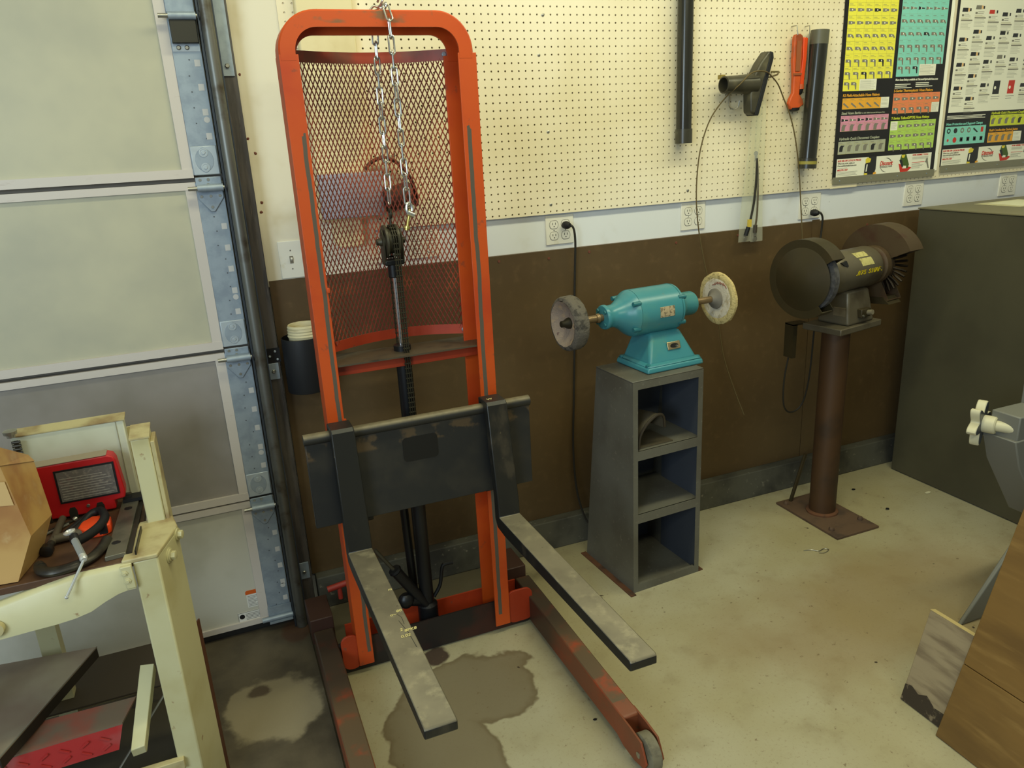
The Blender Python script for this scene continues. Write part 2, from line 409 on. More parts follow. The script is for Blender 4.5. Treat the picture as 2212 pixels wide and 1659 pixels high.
black_txt = M('poster_black', (24, 22, 22), .35)
def flat(name, c, r=.4): return M(name, c, r)
p_yel = flat('poster_yellow', (244, 236, 80)); p_teal = flat('poster_teal', (138, 216, 200)); p_or = flat('poster_orange', (240, 172, 52))
p_sal = flat('poster_salmon', (240, 136, 88)); p_pink = flat('poster_pink', (222, 148, 176)); p_grn = flat('poster_green', (184, 220, 100))
p_gry = flat('poster_grey', (178, 180, 156)); p_wht = flat('poster_white', (244, 242, 222)); p_red = flat('poster_red', (206, 52, 36))
p_txt = flat('poster_print_grey', (130, 126, 112)); p_dk = flat('poster_print_dark', (40, 40, 42)); p_ylt = flat('poster_lime', (214, 222, 60))
p_line = flat('poster_line', (172, 160, 80)); p_cy = flat('poster_hood_yellow', (228, 206, 60)); p_gn = flat('poster_machine_green', (70, 96, 36))
alu = M('poster_grey_batten', (140, 136, 116), .4, .3)
plate_iv = M('outlet_ivory', (232, 228, 214), .4, layers=[((214, 206, 176), 20, .6, .8)])
slot_dk = M('outlet_slot', (50, 46, 40), .6)
def plastic_clear():
    m = bpy.data.materials.new('clear_polythene'); m.use_nodes = True; t = m.node_tree; n = t.nodes
    bs = n['Principled BSDF']; bs.inputs['Base Color'].default_value = lin((235, 235, 215)); bs.inputs['Roughness'].default_value = .12
    tr = n.new('ShaderNodeBsdfTransparent'); tr.inputs[0].default_value = (.97, .97, .93, 1)
    mx = n.new('ShaderNodeMixShader'); lw = n.new('ShaderNodeLayerWeight'); lw.inputs[0].default_value = .35
    mp = n.new('ShaderNodeMapRange'); mp.inputs[3].default_value = .10; mp.inputs[4].default_value = .55
    t.links.new(lw.outputs['Facing'], mp.inputs[0]); t.links.new(mp.outputs[0], mx.inputs[0])
    t.links.new(tr.outputs[0], mx.inputs[1]); t.links.new(bs.outputs[0], mx.inputs[2])
    t.links.new(mx.outputs[0], n['Material Output'].inputs[0]); return m
poly = plastic_clear()
rust_sc = M('rusty_screw', (110, 60, 44), .6)
bright = M('bright_plated_steel', (214, 214, 208), .28, .55)
ceil_mat = M('ceiling_paint', (206, 202, 188), .8)

# ------------------------------------------------------------------ room shell
def S(name, g, m, parent=None, **k): return tag(finish(name, g, m, parent, **k), kind='structure' if parent is None else None)
g = G(); g.box(.138, 4.6, -4.2, .05, -.08, 0)
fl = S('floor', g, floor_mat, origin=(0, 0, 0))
g = G(); g.box(-3.2, .130, -4.2, .2, -.08, -.001); g.box(.129, .139, -4.2, .05, -.08, -.006)
S('slab', g, slab_mat, fl)
g = G(); g.box(.155, 4.6, .03, .14, 0, 2.95)
wb = S('wall_back', g, white_wall, origin=(0, 0, 0))
g = G(); g.box(.181, 4.6, .016, .03, 1.20, 1.372)
tag(finish('trim_1', g, white_wall), kind='structure')
g = G(); g.box(.1745, .545, .004, .03, 1.20, 2.95)
tag(finish('trim_2', g, trim_white), kind='structure')
g = G(); g.box(.181, 2.452, 0, .02, .125, 1.219); g.box(2.456, 4.45, 0, .02, .125, 1.219)
g.box(2.436, 2.475, -.004, .0, 1.0, 1.226)
hb = finish('hardboard_panel', g, brownboard, wb)
for x, z in ((.99, 1.20), (1.36, 1.198), (1.75, 1.195), (2.05, 1.197), (2.75, 1.18), (1.19, 1.19)):
    g = G(); g.lathe((x, .001, z), (0, -1, 0), [(0, .006), (.003, .005)], 8); finish('screw_head', g, rust_sc, hb)
g = G(); g.taper((.19, 4.4, -.05, .02), 0, (.19, 4.4, -.042, .02), .124)
tag(finish('baseboard_back', g, curb_mat, bevel=.004), kind='structure')
g = G(); g.box(-3.2, 4.6, -4.2, .14, 2.95, 3.0); S('ceiling', g, ceil_mat)
g = G(); g.box(4.5, 4.6, -4.2, .03, 0, 2.95); S('wall_right', g, white_wall)
g = G(); g.box(-3.2, -3.1, -4.2, .14, 0, 2.95); S('wall_left', g, white_wall)
g = G(); g.box(-3.1, .155, .02, .14, 2.5, 2.95); S('wall_back_header', g, white_wall)
bpy.data.objects['wall_back_header'].name = 'wall_back.001'

# pegboards -----------------------------------------------------------------
def pegboard(name, xs0, xs1, z0, z1, label, y=0.0):
    P = .0254; X0 = .925; Z0 = 2.0468; r = .0034
    i0 = math.ceil((xs0-X0)/P); i1 = math.floor((xs1-X0)/P); j0 = math.ceil((z0-Z0)/P); j1 = math.floor((z1-Z0)/P)
    V = []; F = []; MI = []
    def edge(a, b, c, s): return [a]+[s+P*(i-.5) for i in range(c[0]+1, c[1]+1)]+[b]
    ex = edge(xs0, xs1, (i0, i1), X0); ez = edge(z0, z1, (j0, j1), Z0)
    cor = {}
    for a, x in enumerate(ex):
        for b, z in enumerate(ez): cor[a, b] = len(V); V.append((x, y, z))
    for a, i in enumerate(range(i0, i1+1)):
        for b, j in enumerate(range(j0, j1+1)):
            cx, cz = X0+P*i, Z0+P*j; k = len(V)
            for q in range(8):
                t = PI/8+q*PI/4; V.append((cx+r*math.cos(t), y, cz+r*math.sin(t)))
            for q in range(8): V.append((V[k+q][0], y+.005, V[k+q][2]))
            c = [cor[a+1, b+1], cor[a, b+1], cor[a, b], cor[a+1, b]]
            for q in range(4):
                o0, o1 = k+2*q, k+(2*q+1); o2 = k+(2*q+2) % 8
                F.append((c[q], o1, o0)); F.append((c[q], c[(q+1) % 4], o2, o1))
            for q in range(8): F.append((k+q, k+(q+1) % 8, k+8+(q+1) % 8, k+8+q))
            F.append(tuple(k+8+q for q in range(8))); MI.append(len(F)-1)
    me = bpy.data.meshes.new(name); ox, oz = (xs0+xs1)/2, z0
    me.from_pydata([(v[0]-ox, v[1]-y, v[2]-oz) for v in V], [], F); me.materials.append(cream_peg); me.materials.append(hole_dark)
    for f in MI: me.polygons[f].material_index = 1
    o = bpy.data.objects.new(name, me); COL.objects.link(o); o.location = (ox, y, oz)
    WM[o.name] = Matrix.Translation((ox, y, oz))
    tag(o, label, 'pegboard')
    g = G(); t = .0055
    for b in ((xs0, xs1, z0, z0+.002), (xs0, xs1, z1-.002, z1), (xs0, xs0+.002, z0, z1), (xs1-.002, xs1, z0, z1)):
        g.box(b[0], b[1], y+.0002, y+t, b[2], b[3])
    finish('board_edge', g, cream_peg, o)
    return o
pb = pegboard('pegboard', .545, 3.86, 1.3515, 2.30, 'large cream pegboard covering the wall above the brown hardboard')
for x, z in ((1.205, 1.640), (1.206, 1.386), (1.180, 1.894), (1.80, 1.394), (1.785, 1.75), (1.20, 2.02)):
    g = G(); g.lathe((x, .0005, z), (0, -1, 0), [(0, .006), (.002, .0055), (.0035, .003)], 10); finish('screw_head', g, steel, pb)
pegboard('pegboard.001', .3205, .381, 1.40, 2.30, 'narrow cream pegboard strip left of the cream post', y=-.0005)
g = G(); g.box(2.52, 2.665, -.004, -.0008, 1.350, 1.368)
finish('repair_strip', g, cream_peg, pb)

# cream post ------------------------------------------------------------------
t = thing('post', 'cream boxed post standing proud of the pegboard behind the mesh guard', 'post', (.456, 0, 1.40))
g = G(); g.box(.369, .545, -.032, .006, 1.395, 2.5); finish('post_board', g, post_mat, t, bevel=.006)
g = G(); g.prism([(.404, -.030, 1.396), (.404, -.030, 1.33), (.412, -.030, 1.315), (.428, -.030, 1.307), (.480, -.030, 1.307), (.496, -.030, 1.315), (.502, -.030, 1.33), (.502, -.030, 1.396)], (0, .034, 0))
finish('post_tongue', g, post_mat, t, bevel=.002)
t = thing('electrical_box', 'flat lavender grey metal box on the post behind the mesh', 'box', (.478, -.05, 1.40))
g = G(); g.box(.372, .575, -.066, -.033, 1.405, 1.545); finish('box_cover', g, lav_box, t, bevel=.003)
for x, z in ((.385, 1.418), (.562, 1.418), (.385, 1.532), (.562, 1.532)):
    g = G(); g.bolt((x, -.066, z), (0, -1, 0), .003, .002); finish('screw_head', g, steel, t)
t = thing('hanging_strap', 'dark brown leather strap loop with rolled cuff hanging on the pegboard', 'strap', (.62, -.03, 1.42))
g = G(); g.tube(smooth([(.530, -.03, 1.552), (.55, -.032, 1.572), (.585, -.034, 1.585), (.625, -.036, 1.575), (.662, -.038, 1.540), (.685, -.038, 1.49), (.692, -.038, 1.44), (.685, -.036, 1.425)], 5), .01, 8, flat=(.016, .0065))
finish('strap_loop', g, brown_strap, t)
g = G(); g.lathe((.578, -.052, 1.446), (1, -.05, .25), [(0, .016), (.002, .036), (.010, .041), (.085, .040), (.097, .036), (.100, .018), (.02, .016)], 18)
finish('rolled_cuff', g, brown_strap, t)
g = G(); g.tube([(.628, .002, 1.59), (.628, -.035, 1.59), (.628, -.045, 1.585), (.628, -.048, 1.60)], .002, 6); finish('peg_hook', g, steel, t)

for x, z in ((.186, 1.85), (.198, 1.62), (.182, 1.665), (.190, 1.44), (.195, 1.47)):
    g = G(); g.lathe((x, .0045, z), (0, -1, 0), [(0, .0055), (.002, .003)], 7, jit=.0015); finish('nail_hole', g, rust_sc, bpy.data.objects['trim_2'])
# outlets and switch ------------------------------------------------------------
def outlet(x0, z0, label, group=None, n=2):
    w, h = .114, .108
    t = thing('outlet_plate', label, 'outlet', (x0+w/2, .014, z0), 0, group)
    n0 = set(bpy.data.meshes)
    g = G(); g.box(x0, x0+w, .0, .0065, z0, z0+h); finish('cover_plate', g, plate_iv, t, bevel=.002)
    for cx in (x0+w*.29, x0+w*.71):
        for cz in (z0+h*.30, z0+h*.68):
            g = G(); pts = []
            for q in range(16):
                a = 2*PI*q/16; pts.append((cx+.0168*math.cos(a), -.0018, cz+max(-.0138, min(.0138, .0168*math.sin(a)))))
            g.prism(pts, (0, .004, 0)); r = finish('receptacle', g, plate_iv, t)
            g = G()
            for sx in (-.0058, .0058): g.box(cx+sx-.0011, cx+sx+.0011, -.0022, -.001, cz, cz+.008)
            g.lathe((cx, -.001, cz-.0065), (0, -1, 0), [(0, .0024), (.0012, .0024)], 8)
            pts = [Vector((cx+.0182*math.cos(2*PI*q/20), .0, cz+max(-.0152, min(.0152, .0182*math.sin(2*PI*q/20))))) for q in range(20)]
            g.tube(pts, .0007, 4, closed=True)
            tag(finish('slot', g, slot_dk, r), kind='stuff')
    for cx in (x0+w*.29, x0+w*.71):
        g = G(); g.lathe((cx, .0, z0+h*.49), (0, -1, 0), [(0, .003), (.001, .002)], 8); finish('screw_head', g, steel, t)
    for me in set(bpy.data.meshes)-n0: me.transform(Matrix.Translation((0, .0105, 0)))
    return t
outlet(1.187, 1.237, 'ivory four-way outlet plate with a black plug, left of the blue buffer')
outlet(1.779, 1.238, 'ivory four-way outlet plate with no plug, crossed by the thin steel cable')
outlet(2.371, 1.231, 'ivory four-way outlet plate with a black plug above the brown grinder')
outlet(2.968, 1.240, 'ivory four-way outlet plate just above the left corner of the olive cabinet')
outlet(3.578, 1.240, 'ivory outlet plate painted in with the wall, rightmost in view')
outlet(.458, 1.237, 'ivory four-way outlet plate seen through the mesh guard, left of the ram')
outlet(.66, 1.240, 'ivory four-way outlet plate seen through the mesh guard, right of the ram')
t = thing('switch_plate', 'ivory two-gang light switch plate left of the orange mast', 'switch', (.285, .002, 1.222))
g = G(); g.box(.224, .345, -.0015, .0045, 1.2215, 1.343); finish('cover_plate', g, plate_iv, t, bevel=.002)
for x in (.262, .308):
    g = G(); g.box(x-.0055, x+.0055, -.003, -.0012, 1.270, 1.294); f = finish('switch_surround', g, M('switch_recess', (120, 112, 96), .5), t)
    g = G(); g.hexa([(x-.003, -.003, 1.279), (x+.003, -.003, 1.279), (x+.003, -.002, 1.290), (x-.003, -.002, 1.290), (x-.003, -.011, 1.284), (x+.003, -.011, 1.284), (x+.003, -.009, 1.289), (x-.003, -.009, 1.289)])
    finish('toggle', g, plate_iv, f)
for x in (.262, .308):
    for z in (1.252, 1.312): g = G(); g.lathe((x, -.001, z), (0, -1, 0), [(0, .003), (.0015, .0022)], 8); finish('screw_head', g, steel, t)

# power cords -------------------------------------------------------------------
def cord(name, label, pts, r, mat, plug=None, cat='cord'):
    t = thing(name, label, cat, pts[0])
    g = G(); g.tube(smooth(pts, 6), r, 8); finish('cable', g, mat, t)
    if plug:
        x, z = plug; g = G(); g.lathe((x, -.002, z), (.25, -1, 0), [(0, .012), (.012, .015), (.022, .014), (.034, .008)], 12); finish('plug', g, black_rubber, t)
    return t
cord('power_cord', 'dark cord running from the outlet down behind the blue buffer', [(1.262, -.02, 1.308), (1.270, -.032, 1.308), (1.281, -.034, 1.29), (1.287, -.03, 1.24), (1.288, -.02, 1.15), (1.284, -.014, 1.0), (1.278, -.016, .82), (1.268, -.02, .63), (1.254, -.03, .43), (1.254, -.05, .25), (1.275, -.075, .13), (1.30, -.10, .08), (1.34, -.12, .012)], .0042, cord_blk, (1.256, 1.308))
cord('power_cord.001', 'dark cord dropping from the outlet behind the brown bench grinder', [(2.435, -.02, 1.258), (2.446, -.034, 1.258), (2.458, -.036, 1.235), (2.463, -.03, 1.19), (2.460, -.03, 1.12), (2.445, -.05, 1.0), (2.42, -.08, .9)], .0042, cord_blk, (2.428, 1.258))

# wall things: tubes, nozzle, cable, bags -----------------------------------------
t = thing('plastic_tube', 'long dark clear plastic tube hanging at the top centre of the pegboard', 'tube', (1.752, -.035, 1.575))
g = G(); g.lathe((1.7525, -.036, 1.576), (0, 0, 1), [(0, .029), (.62, .029)], 24); finish('tube_wall', g, tube_mat, t)
g = G(); g.lathe((1.7525, -.036, 1.5735), (0, 0, 1), [(0, .0325), (.052, .0325), (.052, .029)], 24); finish('end_sleeve', g, M('tube_sleeve', (58, 56, 44), .3, layers=[((92, 90, 74), 20, .5, .7)]), t)
t = thing('plastic_tube.001', 'shorter dark plastic tube leaning on the pegboard beside the orange tools', 'tube', (2.36, -.04, 1.44))
dx = Vector((2.375-2.352, 0, 1.967-1.447)).normalized()
g = G(); g.lathe((2.352, -.040, 1.447), dx, [(0, .0335), (.52, .0345)], 24); finish('tube_wall', g, tube_mat, t)
g = G(); g.lathe((2.3515, -.040, 1.445), dx, [(0, .037), (.040, .037), (.041, .034)], 24); finish('end_sleeve', g, M('tube_sleeve_low', (50, 48, 38), .3), t)
g = G(); g.lathe((2.3525, -.040, 1.462), dx, [(0, .0374), (.012, .0374)], 24); finish('tape_band', g, M('yellow_tape', (150, 140, 60), .5), t)
g = G(); g.lathe((2.3725, -.040, 1.915), dx, [(0, .0352), (.052, .0352)], 24); finish('upper_sleeve', g, M('tube_sleeve_top', (92, 90, 74), .4), t)
# orange tools
t = thing('hanging_tool', 'worn orange bar tool with flared jaw hanging on a hook', 'tool', (2.285, -.02, 1.68))
g = G(); g.prism([(2.262, -.03, 1.945), (2.268, -.03, 1.954), (2.290, -.03, 1.956), (2.303, -.03, 1.948), (2.303, -.03, 1.80), (2.300, -.03, 1.735), (2.318, -.03, 1.715), (2.326, -.03, 1.695), (2.300, -.03, 1.680), (2.262, -.03, 1.678), (2.250, -.03, 1.700), (2.258, -.03, 1.722), (2.270, -.03, 1.740), (2.268, -.03, 1.80), (2.261, -.03, 1.86)], (0, .018, 0))
finish('tool_body', g, red_tool, t, bevel=.004)
g = G(); g.box(2.262, 2.302, -.034, -.030, 1.805, 1.812); g.box(2.272, 2.293, -.033, -.030, 1.82, 1.93); finish('raised_rib', g, M('tool_rib_brown', (150, 84, 46), .5), t)
g = G(); g.lathe((2.285, -.02, 1.684), (0, 0, -1), [(0, .022), (.010, .020), (.014, .012)], 10); finish('jaw_mouth', g, black_metal, t)
g = G(); g.tube([(2.268, .002, 1.985), (2.268, -.03, 1.985), (2.268, -.034, 1.965), (2.27, -.036, 1.95)], .0022, 6); finish('peg_hook', g, steel, t)
t = thing('hanging_tool.001', 'slim bright orange bar tool between the flared tool and the tube', 'tool', (2.318, -.02, 1.75))
g = G(); g.prism([(2.308, -.026, 1.944), (2.331, -.026, 1.942), (2.330, -.026, 1.87), (2.325, -.026, 1.80), (2.324, -.026, 1.770), (2.304, -.026, 1.770), (2.305, -.026, 1.80), (2.311, -.026, 1.87)], (0, .016, 0)); finish('tool_body', g, red_tool2, t, bevel=.003)
g = G(); g.lathe((2.314, -.018, 1.772), (0, 0, -1), [(0, .012), (.018, .014), (.020, .010), (.030, .006)], 10); finish('collar', g, red_tool, t)
g = G(); g.lathe((2.314, -.018, 1.752), (0, 0, -1), [(0, .011), (.014, .008), (.020, .003)], 10); finish('tip', g, black_metal, t)
g = G(); g.tube([(2.334, .002, 1.985), (2.334, -.026, 1.985), (2.332, -.03, 1.96), (2.334, -.03, 1.77)], .0018, 6); finish('peg_hook', g, steel, t)
# vacuum nozzle
t = thing('vacuum_nozzle', 'dark dusty vacuum floor nozzle hung sideways on the pegboard', 'nozzle', (2.03, -.06, 1.66))
g = G()
g.prism([(2.092, -.085, 1.888), (2.106, -.085, 1.888), (2.112, -.085, 1.870), (2.050, -.085, 1.668), (2.036, -.085, 1.664), (2.022, -.085, 1.672), (2.018, -.085, 1.735), (2.030, -.085, 1.80), (2.060, -.085, 1.850)], (0, .05, 0))
finish('nozzle_head', g, plastic_blk, t, bevel=.008, seg=3)
g = G(); g.prism([(2.100, -.088, 1.888), (2.113, -.088, 1.884), (2.116, -.088, 1.864), (2.056, -.088, 1.660), (2.044, -.088, 1.660), (2.040, -.088, 1.668), (2.098, -.088, 1.868)], (0, .056, 0)); finish('rubber_lip', g, black_rubber, t, bevel=.002)
g = G(); g.lathe((2.05, -.06, 1.775), (-1, -.05, .0), [(0, .038), (.04, .036), (.08, .033), (.145, .031), (.147, .026), (.10, .025)], 24); finish('neck', g, plastic_blk, t)
g = G(); g.box(1.905, 1.925, -.05, -.03, 1.797, 1.812); finish('latch_tab', g, M('tab_yellowish', (150, 130, 60), .5), t)
t = thing('wall_hook', 'small wire pegboard hook just below the vacuum nozzle', 'hook', (1.975, 0, 1.69))
g = G(); g.tube(smooth([(1.970, .003, 1.745), (1.970, -.012, 1.745), (1.970, -.016, 1.73), (1.970, -.016, 1.705), (1.974, -.024, 1.692), (1.986, -.034, 1.688), (1.997, -.040, 1.698), (2.000, -.042, 1.718)], 4), .0022, 8); finish('wire', g, steel, t)
t = thing('peg_bracket', 'straight steel peg arm sticking out right of the nozzle', 'bracket', (2.12, 0, 1.79))
g = G(); g.tube([(2.09, -.085, 1.795), (2.118, -.07, 1.798), (2.165, -.055, 1.808), (2.178, -.045, 1.818), (2.180, .0, 1.822)], .0035, 8); finish('arm', g, M('arm_steel', (120, 110, 80), .4, .5), t)
cord('steel_cable', 'thin brown steel cable looped over the nozzle and hanging down the wall', [(2.04, -.10, .44), (2.01, -.06, .56), (1.975, -.03, .70), (1.94, -.03, .862), (1.90, -.03, .99), (1.862, -.03, 1.121), (1.836, -.03, 1.234), (1.820, -.032, 1.343), (1.820, -.032, 1.449), (1.832, -.035, 1.552), (1.867, -.04, 1.652), (1.915, -.06, 1.725), (1.95, -.104, 1.772), (2.0, -.11, 1.812), (2.06, -.11, 1.815), (2.125, -.07, 1.800), (2.175, -.05, 1.77), (2.215, -.035, 1.725), (2.255, -.035, 1.654), (2.288, -.035, 1.564), (2.317, -.035, 1.436), (2.332, -.04, 1.304), (2.343, -.05, 1.159), (2.35, -.06, 1.02)], .0026, cable_mat, cat='cable')
def bag(name, label, quad, n=10):
    t = thing(name, label, 'bag', (quad[0][0], -.03, quad[0][2]))
    g = G(); (x0, y0, z0), (x1, y1, z1), w0, w1 = quad; R = []
    for i in range(n+1):
        u = i/n; cx = x0+(x1-x0)*u+.003*math.sin(7*u+x0*9); cz = z0+(z1-z0)*u; w = (w0+(w1-w0)*u)/2; d = .008*math.sin(PI*min(1, u+.08))+.0012
        R.append([(cx+w*math.cos(a), y0+(y1-y0)*u+d*math.sin(a), cz) for a in [2*PI*k/12 for k in range(12)]])
    g.rings(R, cap=True); finish('bag_film', g, poly, t); return t
bg = bag('plastic_bag', 'clear plastic sleeve holding a black battery cable, left of two', ((2.085, -.045, 1.70), (2.058, -.03, 1.172), .050, .062))
g = G(); g.tube(smooth([(2.092, -.045, 1.50), (2.094, -.045, 1.42), (2.090, -.042, 1.33), (2.078, -.04, 1.26)], 5), .0045, 8); finish('cable', g, cord_blk, bg)
g = G(); g.box(2.064, 2.080, -.046, -.038, 1.232, 1.262); finish('yellow_heat_shrink', g, M('heat_shrink_yellow', (206, 180, 70), .5), bg)
g = G(); g.cyl((2.069, -.04, 1.232), (2.060, -.036, 1.198), .0085, n=10); finish('cable_boot', g, black_rubber, bg)
g = G(); g.lathe((2.056, -.039, 1.186), (0, -1, 0), [(0, .009), (.003, .009)], 12); finish('ring_terminal', g, zinc, bg)
bg = bag('plastic_bag.001', 'clear plastic sleeve holding a brown battery cable, right of two', ((2.105, -.040, 1.72), (2.120, -.028, 1.168), .045, .062))
g = G(); g.tube(smooth([(2.098, -.038, 1.50), (2.106, -.038, 1.44), (2.112, -.036, 1.35), (2.114, -.034, 1.28), (2.110, -.033, 1.23)], 5), .004, 8); finish('cable', g, M('cable_brown_grey', (88, 76, 56), .5), bg)
g = G(); g.cyl((2.109, -.033, 1.236), (2.110, -.03, 1.205), .0085, n=10); finish('cable_boot', g, M('boot_brown', (70, 62, 50), .5), bg)
g = G(); g.box(2.104, 2.117, -.033, -.030, 1.188, 1.206); g.lathe((2.111, -.030, 1.180), (0, -1, 0), [(0, .010), (.003, .010)], 12); finish('ring_terminal', g, zinc, bg)
g = G(); g.box(2.083, 2.095, -.044, -.040, 1.492, 1.512); g.lathe((2.089, -.040, 1.518), (0, -1, 0), [(0, .010), (.003, .010)], 12); finish('upper_terminal', g, zinc, bg)
def screws(name, items, r, h, mat, parent, n=8, rr=.7):
    """each screw or bolt head its own part; items: (pos, axis)"""
    for p, a in items:
        g = G(); g.lathe(p, a, [(0, r), (h*.6, r), (h, r*rr)], n); finish(name, g, mat, parent)

# ------------------------------------------------------------------ garage door
door = thing('door_1', None, None, (-.9, -.06, 0), kind='structure')
g = G(); g.box(-3.0, .085, -.052, -.040, .02, 2.6); finish('door_core', g, M('door_core_grey', (120, 112, 100), .7), door)
XE, YD = .008, -.080
zs = [(.028, .500), (.512, 1.022), (1.040, 1.548), (1.566, 2.075), (2.093, 2.60)]
pm = [M('door_cream_low', (196, 192, 176), .5, layers=[((182, 178, 160), 4, .45, .7)]), door_grey, door_mat, door_mat, door_mat]
for i, (z0, z1) in enumerate(zs):
    g = G(); g.box(-3.0, XE+.078, YD+.006, -.035, z0, z1); sec = finish('door_section', g, pm[i], door)
    g = G()
    if i: g.box(-3.0, XE, YD-.003, YD+.006, z0-.006, z0+.020)
    g.box(-3.0, XE, YD-.003, YD+.006, z1-.022, z1); finish('section_rail', g, door_rail, sec)
    g = G(); g.box(XE-.030, XE, YD-.0015, YD+.006, z0+.015, z1-.02); finish('edge_strip', g, door_rail, sec, bevel=.001)
    g = G(); g.box(XE, XE+.0765, YD-.004, YD+.008, z0+.002, z1-.002); st = finish('end_stile', g, galv, sec, bevel=.001)
    offs = [.395, .330, .265, .197, .130] if i else [.36, .295, .231, .166, .101]
    for k, dz in enumerate(offs):
        if k == 4: pass
        g = G(); z = z0+dz-.03; x = XE+.052+.0015*(5-i)*.5
        g.box(x, x+.0155, YD-.0048, YD-.003, z, z+.018); finish('punched_square', g, hole_grey, sec)
    g = G(); g.lathe((XE+.062, YD-.0030, z0+(.125 if i else .10)+.03), (0, -1, 0), [(0, .0085), (.0018, .0085)], 14); finish('punched_round', g, hole_grey, sec)
    g = G()
    for k in range(9):
        g.lathe((XE+.040+random.uniform(-.012, .014), YD-.0040, z0+.06+k*.043), (0, -1, 0), [(0, .0022), (.0006, .0022)], 8)
    tag(finish('rivet_hole', g, M('rivet_hole', (84, 88, 94), .6) if i == 0 else bpy.data.materials['rivet_hole'], sec), kind='stuff')
for i, zj in enumerate((.506, 1.031, 1.557)):
    # lower plate with slotted oval boss, above the joint
    g = G(); g.box(XE+.002, XE+.0745, YD-.008, YD-.004, zj+.010, zj+.092); pl = finish('hinge_leaf_upper', g, galv_lit, door, bevel=.004)
    g = G(); cz = zj+.052; pts = []
    for q in range(24):
        a = 2*PI*q/24; rx = .026 if abs(math.sin(a)) < .75 else .021
        pts.append((XE+.037+rx*math.cos(a)*(1-.25*abs(math.sin(a))**3), YD-.0085, cz+.036*math.sin(a)))
    g.prism(pts, (0, .003, 0)); finish('oval_boss', g, galv, pl, bevel=.001)
    for z in (cz+.021, cz-.021):
        g = G(); g.lathe((XE+.037, YD-.0085, z), (0, -1, 0), [(0, .012), (.0015, .0125), (.0016, .0095), (.0004, .009), (.0004, .005), (.004, .0045)], 16); finish('dimple_bolt', g, galv_lit, pl)
    g = G(); g.prism([(XE+.002, YD-.009, zj+.004), (XE+.0745, YD-.009, zj+.004), (XE+.0745, YD-.009, zj-.058), (XE+.044, YD-.009, zj-.098), (XE+.032, YD-.009, zj-.098), (XE+.002, YD-.009, zj-.058)], (0, .004, 0))
    pl = finish('hinge_leaf_lower', g, galv, door, bevel=.002)
    for x, z in ((XE+.015, zj-.004), (XE+.038, zj-.004), (XE+.036, zj-.018), (XE+.012, zj-.052), (XE+.038, zj-.052), (XE+.064, zj-.052), (XE+.038, zj-.084)):
        g = G(); g.lathe((x, YD-.009, z), (0, -1, 0), [(0, .0045), (.0015, .004)], 10); finish('hinge_rivet', g, steel, pl)
def roller(z, x0=-.014):
    t = part = None
    g = G(); g.cyl((x0, YD-.030, z), (.098, YD-.030, z), .0062, n=14); sh = finish('roller_stem', g, steel, door)
    g = G(); g.cyl((XE+.004, YD-.030, z), (XE+.076, YD-.030, z), .0105, n=16); g.box(XE+.004, XE+.076, YD-.030, YD-.008, z-.009, z+.009); finish('roller_sleeve', g, galv, sh)
    g = G(); g.lathe((.090, YD-.030, z), (1, 0, 0), [(0, .008), (.002, .016), (.012, .017), (.020, .014)], 16); finish('roller_wheel', g, black_rubber, sh)
for z in (.482, 1.005, 1.530): roller(z)
roller(1.995)
g = G(); g.box(XE+.002, XE+.0745, YD-.010, YD-.004, 2.008, 2.10); finish('top_bracket', g, galv, door)
g = G(); g.box(XE+.004, XE+.074, YD-.030, YD-.004, 1.925, 1.985); finish('strut_bracket', g, M('strut_dark', (62, 60, 52), .4, .7), door, bevel=.002)
g = G(); g.box(XE+.002, XE+.0745, YD-.007, YD-.004, 1.905, 1.926); pl = finish('strut_foot', g, galv_lit, door)
screws('strut_bolt', [((XE+.018, YD-.007, 1.9155), (0, -1, 0)), ((XE+.040, YD-.007, 1.9155), (0, -1, 0))], .0062, .004, steel, pl, 12)
g = G(); g.box(XE-.002, XE+.078, YD-.032, YD-.004, .030, .036); g.box(XE-.002, XE+.078, YD-.012, YD-.008, .036, .085); g.cyl((XE-.025, YD-.02, .045), (.10, YD-.02, .045), .009, n=12); finish('bottom_bracket', g, galv, door)
g = G(); g.box(-3.0, XE+.078, YD-.004, -.035, .010, .028); finish('bottom_seal', g, black_rubber, door)
g = G(); g.box(-3.0, XE, YD-.003, YD+.006, .028, .048); finish('bottom_rail', g, door_rail, door)
# stickers
g = G(); g.box(-.056, -.012, YD+.0046, YD+.006, .096, .148); sk = finish('warning_sticker', g, sticker_wh, door)
g = G(); g.prism([(-.058, YD+.004, .148), (-.012, YD+.004, .148), (-.012, YD+.004, .158), (-.016, YD+.004, .163), (-.054, YD+.004, .163), (-.058, YD+.004, .158)], (0, .0015, 0)); finish('sticker_header', g, sticker_or, sk)
g = G()
for k in range(8): g.box(-.053, -.016-.006*(k % 3), YD+.0042, YD+.0045, .101+k*.0055, .1025+k*.0055)
tag(finish('sticker_lines', g, print_grey, sk), kind='stuff')
g = G(); g.box(-.094, -.002, YD+.0046, YD+.006, .046, .082); sk = finish('lock_sticker', g, sticker_wh, door)
g = G()
for b in ((-.094, -.002, .046, .047), (-.094, -.002, .081, .082), (-.094, -.093, .046, .082), (-.003, -.002, .046, .082)): g.box(b[0], b[1], YD+.0040, YD+.0046, b[2], b[3])
for k in range(5): g.box(-.068, -.012-.01*(k % 2), YD+.0042, YD+.0046, .051+k*.0055, .0522+k*.0055)
tag(finish('sticker_frame_line', g, print_line, sk), kind='stuff')
g = G(); g.lathe((-.081, YD+.005, .066), (0, -1, 0), [(0, .009), (.001, .009), (.001, .006), (.0014, .005)], 14); finish('round_mark', g, black_metal, sk)
